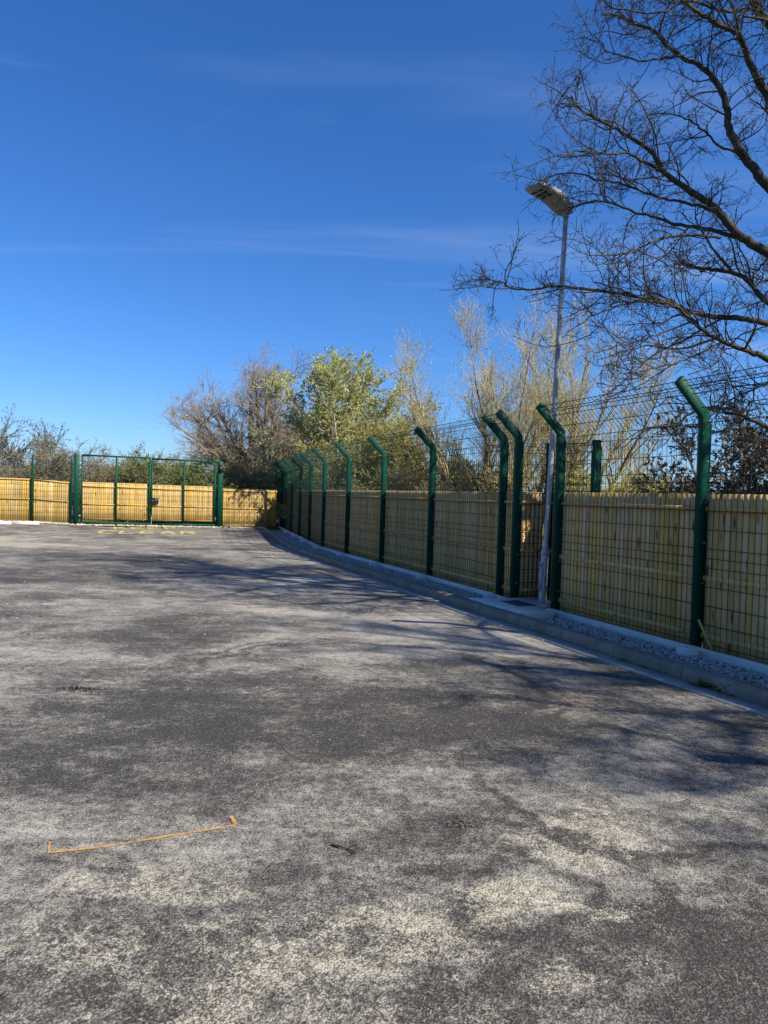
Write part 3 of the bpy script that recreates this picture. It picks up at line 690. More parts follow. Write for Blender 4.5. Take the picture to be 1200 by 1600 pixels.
def gate_leaf(s0, s1):
    root_p = gpt(s0); a = Acc(); L = s1 - s0; zb, zt = .10, 2.66; t = .06
    for x in (t / 2, L - t / 2, L / 2): a.box((x, 0, (zb + zt) / 2), (t if x != L / 2 else .065, t, zt - zb))
    a.box((L / 2, 0, zt + t / 2), (L, t * .98, t)); a.box((L / 2, 0, zb - t / 2 - .002), (L, t * .98, t * 1.3))
    tilt = gz(s1) - gz(s0)
    o = a.build('gate_leaf', M['green'], gate, loc=(root_p[0], root_p[1], gz(s0)), rotz=ang(GU)); 
    for x0, x1 in ((t, L / 2 - .033), (L / 2 + .033, L - t)):
        n = max(2, int((x1 - x0) / PITCH)); vs_ = slat_variants(1.46, M['wood_warm'])
        for i in range(n):
            c = link('slat', random.choice(vs_), o); c.location = (x0 + (i + .5) * (x1 - x0) / n, .055 + random.uniform(-.002, .002), zb + .10 + random.uniform(-.004, .004)); c.rotation_euler = (0, random.uniform(-.003, .003), random.uniform(-.03, .03))
        k_ = Acc()
        for i in range(n + 1): k_.box((min(max(x0 + i * (x1 - x0) / n, x0 + .025), x1 - .025), .076, zb + .10 + .725), ((x1 - x0) / n - .0012, .012, 1.45))
        k_.build('backing_slats', M['wood_warm'], o, kind='stuff')
        for rz in (1.485, .80, .235):
            r = Acc(); r.prism([(-.012, -.022), (.012, -.022), (.012, .022), (-.008, .022), (-.012, .018)], [((x0, 0, 0), (0, 1, 0), (0, 0, 1)), ((x1, 0, 0), (0, 1, 0), (0, 0, 1))])
            q = r.build('rail', M['wood_warm'], o); q.location = (0, .032, rz)
        w = Acc(); xs = np.arange(x0 + .03, x1, PITCH)
        V = np.zeros((len(xs), 2, 3)); V[:, :, 0] = xs[:, None]; V[:, 0, 2] = zb; V[:, 1, 2] = zt; V[:, :, 1] = .002
        w.tubes(V, np.full((len(xs), 2), .0026), 4)
        for zz in np.arange(zb + .15, zt, .2): w.box(((x0 + x1) / 2, .007, zz), (x1 - x0, .0054, .0054))
        w.build('mesh_panel', M['wire'], o)
    return o
lA = gate_leaf(.17, GW / 2 - .012); lB = gate_leaf(GW / 2 + .012, GW - .17)
b = Acc(); b.box((.17, -.035, 1.02), (.26, .05, .24)); b.box((.05, -.05, .98), (.09, .05, .14)); b.build('lock_box', M['dark'], lB)
b = Acc(); b.tubes([[.22, -.06, .93], [.22, -.12, .93], [.06, -.12, .88]], [[.011, .011, .011]], 6); b.tubes([[-.10, -.045, .80], [-.05, -.09, .76], [.02, -.09, .78], [.1, -.08, .88]], [[.010] * 4], 5); b.build('lock_handle', M['dark'], lB)
b = Acc(); b.tubes([[.035, -.045, .42], [.035, -.045, .005]], [[.012, .012]], 6); b.box((.035, -.045, .30), (.05, .03, .06)); b.build('drop_bolt', M['galv'], lB)
bpy.context.view_layer.update(); kids_local(gate, None)

# ------------------------------------------------------------------ lamp column
def lamp():
    root = empty('street_lamp', (2.37, 10.43, .131), label='tall galvanised lamp column with a flat angled lantern standing in the fence recess', cat='street lamp')
    lean = Vector((2.525 - 2.37, 0.0, 5.87 - .131)).normalized(); root.rotation_euler = (0, math.asin(lean.x), 0)
    def ring(r, z): return [(r * math.cos(t), r * math.sin(t), z) for t in np.arange(20) * 2 * math.pi / 20]
    def lathe(prof, name, mat):
        a = Acc(); V = np.concatenate([ring(r, z) for r, z in prof]); k = 20; i = np.arange(k); j = (i + 1) % k
        Fs = np.concatenate([np.stack([t * k + i, t * k + j, (t + 1) * k + j, (t + 1) * k + i], 1) for t in range(len(prof) - 1)])
        a.add(V, [Fs, np.array([(len(prof) - 1) * k + i])]); o = a.build(name, mat, root, smooth=True); return o
    lathe([(.062, -.1), (.062, .66), (.060, .68)], 'column_base', M['galv'])
    lathe([(.0605, .665), (.068, .67), (.068, .73), (.060, .745), (.046, .80), (.042, .81)], 'collar', M['galv'])
    lathe([(.0405, .78), (.0385, 2.5), (.036, 4.4), (.034, 5.66)], 'shaft', M['galv'])
    a = Acc(); a.box((-.058, -.028, .36), (.012, .07, .42), np.array([[.9, .43, 0], [-.43, .9, 0], [0, 0, 1]])); a.build('access_door', M['galv'], root)
    a = Acc(); a.tubes([[-.064, -.032, .52], [-.071, -.036, .52]], [[.010, .010]], 8); a.build('door_lock', M['dark'], root)
    # lantern: sections from the column outward, local x outwards (towards the road)
    st = [(-.07, .075, 5.66, 5.78), (-.02, .095, 5.64, 5.815), (.06, .125, 5.655, 5.84), (.16, .155, 5.715, 5.865), (.28, .175, 5.785, 5.888), (.40, .172, 5.820, 5.900), (.58, .166, 5.846, 5.912), (.655, .155, 5.862, 5.912)]
    a = Acc(); V = []
    for x, w, zb, zt in st:
        m = .35 * (zt - zb)
        V += [(x, -w * .86, zb), (x, -w, zb + m), (x, -w * .96, zt - .012), (x, -w * .80, zt), (x, w * .80, zt), (x, w * .96, zt - .012), (x, w, zb + m), (x, w * .86, zb)]
    k = 8; i = np.arange(k); j = (i + 1) % k; n = len(st)
    a.add(np.array(V), [np.concatenate([np.stack([t * k + i, t * k + j, (t + 1) * k + j, (t + 1) * k + i], 1) for t in range(n - 1)]), np.array([i[::-1]]), np.array([(n - 1) * k + i])])
    h = a.build('lantern', M['alu'], root); h.rotation_euler = (0, 0, math.atan2(-NRM[1] - .12, -NRM[0]))
    b = Acc(); b.box((.47, 0, 5.834), (.30, .26, .012), np.array([[1, 0, .15], [0, 1, 0], [-.15, 0, 1]])); g = b.build('lamp_glass', M['lens'], h)
    c = Acc()
    for u in range(3):
        for v in range(2): c.box((.38 + u * .085, -.06 + v * .12, 5.825 + .15 * (u - 1) * .085), (.055, .09, .008))
    c.build('led_module', M['dark'], h)
    d = Acc(); d.tubes([[-.0, 0, 5.60], [0, 0, 5.70]], [[.043, .047]], 16); d.build('spigot', M['alu'], root)
lamp()

# ------------------------------------------------------------------ plants
def unit(v): return v / (np.linalg.norm(v, axis=-1, keepdims=True) + 1e-9)
def sprout(rng, st, dr, ln, r0, r1, nseg, wander, up, curl=0.0):
    """Grow branches for all starts at once -> (pts, radii)."""
    N = len(st); pts = np.zeros((N, nseg + 1, 3)); pts[:, 0] = st; d = unit(dr)
    w = rng.normal(0, 1, (N, 3))
    for k in range(nseg):
        w = 0.45 * w + rng.normal(0, 1, (N, 3)); d = d + wander * w; d[:, 2] += up; d = unit(d)
        pts[:, k + 1] = pts[:, k] + d * (ln / nseg)[:, None]
    f = np.linspace(0, 1, nseg + 1)[None]; rad = r0[:, None] * (1 - f) + r1[:, None] * f
    return pts, rad
def side_shoots(rng, pts, rad, k, t0, t1, a0, a1, flat=1.0, upb=0.0):
    """k child starts per branch -> start, direction, parent index, radius there, position along"""
    N, m, _ = pts.shape; par = np.repeat(np.arange(N), k); t = t0 + (t1 - t0) * rng.random(N * k); x = t * (m - 1); i = np.minimum(x.astype(int), m - 2); f = (x - i)[:, None]
    p = pts[par, i] * (1 - f) + pts[par, i + 1] * f; d = unit(pts[par, i + 1] - pts[par, i]); r = rad[par, i] * (1 - f[:, 0]) + rad[par, i + 1] * f[:, 0]
    q = rng.normal(0, 1, (N * k, 3)); q[:, 2] = q[:, 2] * flat + upb; q = unit(q - d * np.sum(q * d, 1, keepdims=True)); a = a0 + (a1 - a0) * rng.random(N * k)
    return p, d * np.cos(a)[:, None] + q * np.sin(a)[:, None], par, r, t
def leaf_cards(rng, P, size, acc, elong=1.5, dirs=None):
    """Leaf-sized folded quads."""
    N = len(P); u = unit(rng.normal(0, 1, (N, 3))) if dirs is None else unit(dirs + rng.normal(0, .35, (N, 3))); w = unit(np.cross(u, rng.normal(0, 1, (N, 3)))); n = np.cross(u, w); s = (size * rng.uniform(.6, 1.3, N))[:, None]
    V = np.stack([P, P + u * s * elong * .5 + w * s * .5 + n * s * .12, P + u * s * elong, P + u * s * elong * .5 - w * s * .5 + n * s * .12], 1)
    acc.add(V.reshape(-1, 3), np.arange(4 * N).reshape(N, 4))

LIMBS = {
    'a': [(6.00,9.20,6.10), (4.72,9.20,7.76), (4.36,8.85,7.73), (4.07,8.50,7.79), (3.71,8.15,7.88), (3.33,7.80,8.01)],
    'a2': [(4.48,9.20,7.94), (4.27,9.14,7.87), (4.08,9.08,7.83), (3.86,9.02,7.84), (3.63,8.96,7.87), (3.45,8.90,7.78), (3.27,8.84,7.64), (3.02,8.78,7.57), (2.76,8.72,7.56), (2.55,8.66,7.55), (2.41,8.60,7.66)],
    'b': [(6.05,9.20,5.30), (4.70,9.10,6.81), (4.52,9.00,6.94), (4.34,8.90,7.11), (4.21,8.80,7.27), (4.08,8.70,7.32), (3.80,8.60,7.34), (3.56,8.50,7.39), (3.33,8.40,7.44), (3.14,8.30,7.54), (2.87,8.20,7.75)],
    'c': [(6.10,9.20,4.50), (4.70,9.00,5.62), (4.57,9.08,5.86), (4.39,9.15,6.14), (4.29,9.23,6.45), (4.28,9.31,6.78), (4.22,9.38,7.03), (4.12,9.46,7.25), (3.98,9.54,7.44), (3.79,9.62,7.58), (3.60,9.69,7.79), (3.41,9.77,8.03), (3.17,9.85,8.16), (3.02,9.92,8.29), (2.82,10.00,8.37)],
    'c2': [(3.72,9.50,7.51), (3.42,9.40,7.41), (3.14,9.30,7.31), (2.90,9.20,7.30), (2.66,9.10,7.30), (2.46,9.00,7.43)],
    'd': [(6.10,9.20,4.20), (4.73,9.00,4.80), (4.34,8.96,4.99), (4.07,8.92,5.23), (3.85,8.88,5.39), (3.63,8.84,5.48), (3.33,8.80,5.66), (3.15,8.76,5.87), (2.83,8.72,6.06), (2.57,8.68,6.16), (2.20,8.64,6.32), (2.10,8.60,6.45)],
    'e': [(3.33,8.90,5.73), (2.99,8.73,5.78), (2.79,8.57,5.77), (2.50,8.40,5.68), (2.26,8.23,5.61), (2.04,8.07,5.54), (1.86,7.90,5.39)],
    'e2': [(4.52,9.50,6.28), (4.32,9.64,6.45), (4.16,9.78,6.73), (3.99,9.92,6.93), (3.78,10.06,7.06), (3.56,10.20,7.11)],
    'f': [(3.98,8.90,5.26), (3.71,9.02,5.40), (3.45,9.15,5.50), (3.19,9.28,5.65), (2.95,9.40,5.79), (2.65,9.52,5.89), (2.54,9.65,6.01), (2.28,9.78,6.06), (2.14,9.90,6.06)],
    'g': [(4.40,9.00,4.97), (3.94,9.05,5.10), (3.65,9.10,5.15), (3.36,9.15,5.26), (3.07,9.20,5.35), (2.81,9.25,5.47), (2.58,9.30,5.50), (2.39,9.35,5.46), (2.30,9.40,5.41)],
    'h': [(4.07,8.90,4.93), (3.60,8.72,4.89), (3.24,8.54,4.78), (2.90,8.36,4.59), (2.62,8.18,4.45), (2.35,8.00,4.36)],
    'i': [(6.15,9.20,3.40), (4.86,9.20,4.24), (4.76,9.42,4.52), (4.65,9.64,4.74), (4.42,9.86,4.85), (4.27,10.08,4.95), (4.08,10.30,5.08)],
    'i2': [(4.48,9.30,4.63), (4.23,9.23,4.80), (4.03,9.15,4.99), (3.86,9.07,5.16), (3.79,9.00,5.29)],
    'j': [(6.15,9.20,3.75), (4.77,9.00,3.92), (4.37,9.02,3.98), (4.03,9.03,4.00), (3.77,9.05,4.07), (3.53,9.07,4.17), (3.17,9.08,4.22), (2.77,9.10,4.29), (2.36,9.12,4.33), (2.12,9.13,4.35), (1.80,9.15,4.30), (1.56,9.17,4.32), (1.39,9.18,4.40), (1.30,9.20,4.35)],
    'j2': [(3.47,9.00,4.15), (3.10,8.88,4.12), (2.75,8.76,4.00), (2.48,8.64,3.87), (2.23,8.52,3.69), (2.03,8.40,3.53)],
    'k': [(6.15,9.20,2.90), (4.84,9.10,3.48), (4.58,9.00,3.54), (4.22,8.90,3.63), (3.88,8.80,3.75), (3.63,8.70,3.89), (3.39,8.60,4.01), (3.05,8.50,4.03), (2.70,8.40,4.11), (2.37,8.30,4.16)],
    'k1': [(4.08,8.80,3.61), (3.69,8.62,3.41), (3.35,8.44,3.26), (3.00,8.26,3.16), (2.85,8.08,3.03), (2.62,7.90,2.97)],
    'k2': [(3.63,8.60,3.81), (3.32,8.48,3.67), (3.02,8.35,3.54), (2.71,8.22,3.44), (2.36,8.10,3.30)],
    'k3': [(4.13,8.80,3.58), (3.99,8.67,3.35), (3.78,8.53,3.23), (3.53,8.40,3.14)],
    'l': [(6.20,9.20,2.10), (4.98,9.30,2.65), (4.70,9.30,2.76), (4.49,9.30,2.86), (4.33,9.30,2.88), (4.13,9.30,2.87), (3.95,9.30,2.79), (3.79,9.30,2.66), (3.48,9.30,2.60), (3.31,9.30,2.51), (3.19,9.30,2.41)],
    'l2': [(5.70,9.20,3.20), (5.03,9.00,3.37), (4.82,9.04,3.17), (4.57,9.08,3.06), (4.36,9.12,2.94), (4.24,9.16,2.84), (4.14,9.20,2.72)],
    'l3': [(4.75,9.40,2.77), (4.56,9.47,2.65), (4.34,9.53,2.55), (4.16,9.60,2.46)],
}
LIMB_R = dict(a=(.075, .02), a2=(.03, .008), b=(.07, .014), c=(.085, .012), c2=(.02, .007), d=(.085, .010), e=(.026, .008), e2=(.022, .007), f=(.028, .008), g=(.036, .008), h=(.024, .008), i=(.05, .022), i2=(.026, .008),
              j=(.055, .008), j2=(.02, .006), k=(.055, .010), k1=(.017, .006), k2=(.016, .006), k3=(.013, .006), l=(.045, .007), l2=(.02, .008), l3=(.013, .005))

def big_bare_tree():
    rng = np.random.default_rng(21)
    root = empty('bare_tree', (6.3, 9.25, 0), label='large leafless tree reaching over the fence and lamp with dark crooked branches', cat='tree')
    trunk = Acc(); crown = Acc()
    T = catmull([(6.35, 9.3, -.1), (6.3, 9.25, .4), (6.22, 9.2, 1.6), (6.15, 9.2, 3.0), (6.12, 9.2, 4.4), (6.02, 9.2, 5.8), (5.95, 9.25, 7.4), (6.0, 9.3, 9.0), (5.9, 9.35, 10.4)], 4)
    rr = np.interp(T[:, 2], [-.1, .4, 1.6, 4, 6, 8, 10.4], [.36, .27, .23, .17, .12, .07, .015]); trunk.tubes(T, rr, 12)
    limbs = []
    for k, P in LIMBS.items():
        Q = catmull(P, 5); n = len(Q); r0, r1 = np.array(LIMB_R[k]) * (.80, .9)
        Q[1:-1] += rng.normal(0, .006, (n - 2, 3)); R_ = r0 + (r1 - r0) * np.linspace(0, 1, n) ** .75
        trunk.tubes(Q, R_, 8); limbs.append((Q, R_))
    # the rest of the crown, away from the fence and towards the top
    st = []; dr = []; ln = []
    for z_ in np.linspace(2.6, 10.0, 40):
        az = rng.uniform(-2.0, 1.9); st.append((6.12, 9.2, z_)); dr.append((math.cos(az), math.sin(az), .55)); ln.append(max(1.4, 5.0 - .38 * (z_ - 3)) * rng.uniform(.8, 1.15))
    for z_ in np.linspace(7.0, 10.2, 9):
        az = rng.uniform(2.2, 4.2); st.append((6.0, 9.25, z_)); dr.append((math.cos(az), math.sin(az), .9)); ln.append(rng.uniform(1.6, 3.2))
    ln = np.array(ln); pts, rad = sprout(rng, np.array(st), np.array(dr), ln, .016 * ln + .014, np.full(len(ln), .009), 14, .10, .012)
    for P, R_ in zip(pts, rad): trunk.tubes(P, R_, 6); limbs.append((P, R_))
    # second order
    S2 = []
    for Q, R_ in limbs:
        d = np.linalg.norm(np.diff(Q, axis=0), axis=1); Lt = d.sum(); n = int(Lt * 6.8) + 2
        P1, D1, par, r1, t1 = side_shoots(rng, Q[None], R_[None], n, .16, .99, .55, 1.25, .8, .35)
        S2.append((P1, D1, r1, t1, np.full(n, Lt), Q[:, 0].mean() * np.ones(n)))
    P1 = np.concatenate([s[0] for s in S2]); D1 = np.concatenate([s[1] for s in S2]); R1 = np.concatenate([s[2] for s in S2]); T1 = np.concatenate([s[3] for s in S2])
    keep = ~((P1[:, 2] < 2.95) & (P1[:, 0] < 4.2)) | (rng.random(len(P1)) < .45); P1, D1, R1, T1 = P1[keep], D1[keep], R1[keep], T1[keep]
    ln = rng.uniform(.3, 1.0, len(P1)) * (1.15 - .45 * T1); ln = np.where(rng.random(len(P1)) < .22, ln * 1.6, ln); p2, r2 = sprout(rng, P1, D1, ln, np.minimum(R1 * .7, .0035 + .0085 * ln), np.full(len(P1), .0034), 8, .17, .012)
    crown.tubes(p2, r2, 4)
    P3, D3, par, r3, t3 = side_shoots(rng, p2, r2, 6, .15, 1.0, .5, 1.2, 1.0, .25)
    l3 = rng.uniform(.14, .46, len(P3)) * np.clip(ln[par], .5, 1); p3, q3 = sprout(rng, P3, D3, l3, np.minimum(r3 * .8, .0046), np.full(len(P3), .0025), 5, .22, .02)
    crown.tubes(p3, q3, 3)
    P4, D4, par, r4, t4 = side_shoots(rng, p3, q3, 3, .3, 1.0, .5, 1.1, 1.0, .3)
    l4 = rng.uniform(.04, .16, len(P4)); p4, q4 = sprout(rng, P4, D4, l4, np.full(len(P4), .0026), np.full(len(P4), .0022), 3, .24, .03)
    q4[:, -1] = .0040; q4[:, -2] = .0023; crown.tubes(p4, q4, 3)
    t = trunk.build('trunk', M['bark_dark'], root, smooth=True); c = crown.build('crown', M['bark_dark'], root)
    bpy.context.view_layer.update(); kids_local(root, None)
    return root
big = big_bare_tree()
def copy_tree(o, loc, rz, label, sc=1.0):
    c = o.copy(); COL.objects.link(c); c.location = loc; c.rotation_euler = (0, 0, rz); c.scale = (sc, sc, sc); c['label'] = label
    for ch in o.children:
        d = ch.copy(); COL.objects.link(d); d.parent = c; d.matrix_parent_inverse = ch.matrix_parent_inverse
    return c
copy_tree(big, (11.9, 1.5, 0), math.radians(22), 'leafless tree beside the yard that throws branch shadows over the tarmac')

def plant(name, label, cat, base, stems, bark, twig, seed, stem_len, stem_spread, n2, n3, l2, l3, twig_r=(.012, .004), up=(.02, .05, .05), wander=(.07, .12, .16), leaf=None, leaf_n=0, leaf_size=.05, n4=0, l4=(.1, .3),
          a2=(.4, .9), a3=(.35, .8), trunk_r=.09, fork=.0, tilt=0.0, group=None, elong=1.5, t2=(.15, 1.0), stem_var=.25, base_r=.15, leaf_on='all', shape=None, nseg=12):
    """A tree or shrub: stems from the ground, three orders of twigs, leaf-sized faces along the twigs."""
    rng = np.random.default_rng(seed); root = empty(name, (base[0], base[1], 0), label=label, cat=cat, group=group); bz = float(ground_z(base[0], base[1])) - .05
    tr = Acc(); cr = Acc(); az = np.linspace(0, 2 * np.pi, stems, endpoint=False) + rng.uniform(0, 6) + rng.normal(0, .35, stems); sp = stem_spread * np.sqrt(rng.uniform(.05, 1, stems))
    st = np.stack([base_r * np.cos(az), base_r * np.sin(az), np.full(stems, fork)], 1); dr = np.stack([np.cos(az) * sp + tilt, np.sin(az) * sp, np.ones(stems)], 1); ln = stem_len * (1 - stem_var * rng.random(stems)) * (1 - .18 * sp / max(stem_spread, .01))
    if fork > 0: tr.tubes([(0, 0, bz - .1), (.02, 0, fork * .5), (0, 0, fork + .15)], [[trunk_r * 1.5, trunk_r * 1.15, trunk_r]], 8); st[:, :2] *= .25
    else: st[:, 2] = bz - .05
    p1, r1 = sprout(rng, st, dr, ln, np.full(stems, trunk_r * (.8 if fork > 0 else 1)), np.full(stems, twig_r[0] * .5), nseg, wander[0], up[0]); tr.tubes(p1, r1, 6)
    P, Dv, par, r, t = side_shoots(rng, p1, r1, n2, t2[0], t2[1], a2[0], a2[1]); f = (1.15 - .7 * t); L2_ = rng.uniform(l2[0], l2[1], len(P)) * f
    p2, r2 = sprout(rng, P, Dv, L2_, np.minimum(r * .7, .05 * L2_ * .5 + twig_r[0] * .4), np.full(len(P), twig_r[1]), 8, wander[1], up[1]); (cr if True else tr).tubes(p2, r2, 4)
    P, Dv, par, r, t = side_shoots(rng, p2, r2, n3, .12, 1.0, a3[0], a3[1]); L3_ = rng.uniform(l3[0], l3[1], len(P))
    p3, r3 = sprout(rng, P, Dv, L3_, np.minimum(r * .8, twig_r[0] * .6), np.full(len(P), twig_r[1] * .8), 4, wander[2], up[2]); cr.tubes(p3, r3, 3)
    last = p3
    if n4:
        P, Dv, par, r, t = side_shoots(rng, p3, r3, n4, .2, 1.0, a3[0], a3[1]); p4, r4 = sprout(rng, P, Dv, rng.uniform(l4[0], l4[1], len(P)), np.full(len(P), twig_r[1] * .9), np.full(len(P), twig_r[1] * .7), 2, wander[2], up[2]); cr.tubes(p4, r4, 3); last = p4
    tr.build('trunk', bark, root, smooth=True)
    cr.build('twigs', twig, root)
    if leaf is not None and leaf_n:
        la = Acc(); N, m, _ = last.shape; pi = rng.integers(0, N, leaf_n); x = rng.random(leaf_n) ** .8 * (m - 1); i = np.minimum(x.astype(int), m - 2); ff = (x - i)[:, None]; LP = last[pi, i] * (1 - ff) + last[pi, i + 1] * ff
        dd = unit(last[pi, i + 1] - last[pi, i]); leaf_cards(rng, LP + rng.normal(0, .012, LP.shape), np.full(leaf_n, leaf_size), la, elong, dd); la.build('crown', leaf, root)
    return root

BT = 'trees and shrubs beyond the fences'
# far left edge
plant('ivy_tree', 'grey bare tree with ivy clumps rising at the left edge behind the slat fence', 'tree', (-19.2, 33.5), 7, M['bark_grey'], M['bark_grey'], 31, 6.0, .62, 15, 10, (.9, 2.0), (.4, 1.0), (.024, .010), leaf=M['leaf_dark'], leaf_n=4500, leaf_size=.05, n4=3, trunk_r=.12, group=BT)
plant('ivy_tree', 'thin grey leafless tree with upright forks just right of the ivy tree', 'tree', (-16.6, 32.2), 6, M['bark_grey'], M['bark_grey'], 32, 4.6, .55, 11, 8, (.7, 1.5), (.3, .8), (.022, .009), leaf=M['leaf_dark'], leaf_n=1800, leaf_size=.05, n4=3, trunk_r=.07, group=BT)
# the hedge behind gate and fence
def shrub(px, py, h, w, label, twig, leaf, leaf_n, seed, size=.07, dens=1.0, name='hedge_shrub'):
    st = max(6, int(12 * dens)); return plant(name, label, 'shrub', (px, py), st, M['bark_grey'], twig, seed, h * 1.02, w / h * .55, 14, 10, (h * .25, h * .5), (.25, .7), (.018, .008), leaf=leaf, leaf_n=leaf_n, leaf_size=size, n4=4, l4=(.12, .35),
        up=(.01, .03, .02), wander=(.09, .16, .2), base_r=w * .26, trunk_r=.035, t2=(.08, 1.0), a2=(.5, 1.2), a3=(.4, 1.1), group=BT, nseg=8)
shrub(-14.6, 31.6, 3.5, 3.2, 'rounded brown thorn bush between the ivy tree and the left gate post', M['twig_brown'], M['leaf_green'], 3300, 41, .045)
shrub(-12.9, 32.6, 3.2, 3.0, 'low grey-brown bush seen through the left gate leaf', M['twig_brown'], M['leaf_olive'], 1540, 42, .045)
shrub(-17.6, 31.0, 2.5, 3.2, 'brown scrub at the foot of the ivy tree', M['twig_brown'], M['leaf_green'], 1500, 43, .04)
shrub(-20.4, 30.4, 2.5, 3.2, 'brown scrub at the left picture edge behind the slats', M['twig_brown'], M['leaf_dark'], 1500, 44, .04)
shrub(-10.7, 33.0, 3.1, 3.2, 'green leafy bush behind the middle of the gate', M['twig_brown'], M['leaf_green'], 19800, 45, 0.065)
shrub(-8.8, 33.6, 3.0, 3.0, 'green leafy bush behind the right gate leaf', M['twig_brown'], M['leaf_green'], 19800, 46, 0.065)
shrub(-7.0, 34.0, 3.2, 3.0, 'mixed green and brown bush behind the right gate post', M['twig_brown'], M['leaf_olive'], 11000, 47, 0.055)
shrub(-5.3, 34.4, 3.3, 3.0, 'olive bush behind the fence corner beside the bare tree', M['twig_brown'], M['leaf_olive'], 15400, 48, .045)
shrub(-10.9, 35.4, 3.5, 3.4, 'taller bush rising behind the green bush at the gate', M['twig_brown'], M['leaf_green'], 8800, 49, 0.06)
# bare spreading tree, silver-leaved tree and scrub behind the corner
plant('spreading_tree', 'broad leafless tree with mauve twigs fanning out behind the fence corner', 'tree', (-7.0, 39.5), 26, M['bark_grey'], M['twig_mauve'], 51, 8.6, 1.15, 13, 10, (1.0, 2.6), (.5, 1.3), (.022, .0075), n4=3, l4=(.25, .7), fork=1.2, trunk_r=.28, up=(.012, .03, .03), group=BT, wander=(.06, .10, .14))
plant('silver_leaved_tree', 'tall tree with pale silvery new leaves and white stems left of the lamp', 'tree', (-1.7, 31.0), 11, M['bark_pale'], M['twig_yellow'], 52, 8.9, .50, 19, 10, (.9, 2.2), (.4, .9), (.022, .007), leaf=M['leaf_pale'], leaf_n=60000, leaf_size=.06, n4=3, l4=(.15, .4), trunk_r=.10, up=(.02, .07, .06), group=BT)
plant('silver_leaved_tree', 'smaller pale-leaved tree in front of the mauve bare tree', 'tree', (-3.6, 33.0), 7, M['bark_grey'], M['bark_grey'], 53, 6.8, .55, 15, 9, (.8, 1.9), (.35, .8), (.02, .007), leaf=M['leaf_pale'], leaf_n=18000, leaf_size=.055, n4=3, l4=(.15, .4), trunk_r=.07, up=(.02, .06, .05), group=BT)
plant('olive_shrub', 'tall yellow-olive shrub right of the silver-leaved tree', 'shrub', (0.45, 26.5), 14, M['bark_grey'], M['twig_yellow'], 54, 5.1, .50, 17, 10, (.7, 1.5), (.3, .7), (.016, .006), leaf=M['leaf_olive'], leaf_n=50000, leaf_size=.045, n4=3, l4=(.12, .3), trunk_r=.045, up=(.02, .06, .05), group=BT, base_r=.5)
shrub(-1.7, 29.2, 3.4, 3.2, 'dense olive scrub above the far posts of the long fence', M['twig_yellow'], M['leaf_olive'], 24200, 55, .045)
shrub(-0.3, 26.0, 3.0, 3.0, 'grey-green scrub in front of the white stems', M['twig_brown'], M['leaf_pale'], 13200, 56, .045)
shrub(1.6, 22.8, 2.9, 3.0, 'dense grey-green scrub behind the middle posts of the long fence', M['twig_brown'], M['leaf_olive'], 15400, 57, .045)
shrub(3.1, 21.4, 2.4, 2.4, 'low olive scrub at the foot of the left willow stem', M['twig_yellow'], M['leaf_olive'], 11000, 58, .045)
shrub(-3.7, 34.2, 4.2, 3.0, 'yellow-green thicket between the corner and the pale-leaved tree', M['twig_yellow'], M['leaf_olive'], 19800, 59, .045)
# willows behind the recess
for x, y, sd, h, lab, n in [(3.3, 21.6, 61, 7.0, 'slender yellow-twigged willow leaning left above the twin posts', 8), (4.5, 21.2, 62, 7.9, 'tallest yellow-twigged willow with a straight pale trunk behind the recess', 8), (6.1, 22.0, 63, 6.6, 'yellow-twigged willow showing right of the lamp column', 7)]:
    plant('willow', lab, 'tree', (x, y), n, M['bark_grey'], M['twig_yellow'], sd, h * 1.06, .60 if sd != 62 else .48, 24, 8, (1.0, 2.2), (.4, 1.0), (.011, .0032), leaf=M['leaf_willow'], leaf_n=6000, leaf_size=.024, n4=3, l4=(.15, .4), trunk_r=.085, up=(.035, .10, .09), wander=(.06, .08, .08), a2=(.35, .75), a3=(.3, .6), group=BT, elong=2.3, tilt=-.10 if sd == 61 else .05)
# low things seen through the wire on the right
plant('yellow_bush', 'low yellow-green bush seen through the wire right of the lamp', 'shrub', (6.6, 20.5), 12, M['bark_grey'], M['twig_yellow'], 71, 3.2, .7, 8, 7, (.4, .9), (.2, .5), (.012, .006), leaf=M['leaf_yellow'], leaf_n=14000, leaf_size=.04, n4=2, trunk_r=.03, group=BT, base_r=.7)
plant('dark_leaved_bush', 'large bush of dark brownish leaves behind the wire right of the nearest post', 'shrub', (9.6, 16.2), 24, M['bark_dark'], M['bark_dark'], 72, 4.7, .75, 12, 9, (.5, 1.2), (.25, .6), (.014, .006), leaf=M['leaf_brown'], leaf_n=42000, leaf_size=.05, n4=2, trunk_r=.04, group=BT, base_r=1.1)
plant('dark_leaved_bush', 'second dark brown bush filling the right picture edge above the slats', 'shrub', (11.6, 15.4), 22, M['bark_dark'], M['bark_dark'], 73, 5.2, .75, 12, 9, (.5, 1.2), (.25, .6), (.014, .006), leaf=M['leaf_brown'], leaf_n=36000, leaf_size=.05, n4=2, trunk_r=.04, group=BT, base_r=1.1)
plant('dark_conifer', 'small dark evergreen far off beside the nearest cranked post', 'tree', (26.3, 62), 5, M['bark_dark'], M['leaf_dark'], 74, 4.3, .35, 14, 8, (.6, 1.4), (.3, .6), (.03, .02), leaf=M['leaf_dark'], leaf_n=6000, leaf_size=.22, trunk_r=.1, group=BT)
plant('distant_poplars', 'pale far-off poplar clump low on the skyline behind the wire', 'tree', (30.5, 84), 8, M['bark_pale'], M['twig_yellow'], 75, 5.6, .35, 12, 8, (.8, 1.8), (.5, 1.0), (.04, .025), leaf=M['leaf_willow'], leaf_n=5000, leaf_size=.2, trunk_r=.1, up=(.03, .08, .08), group=BT)
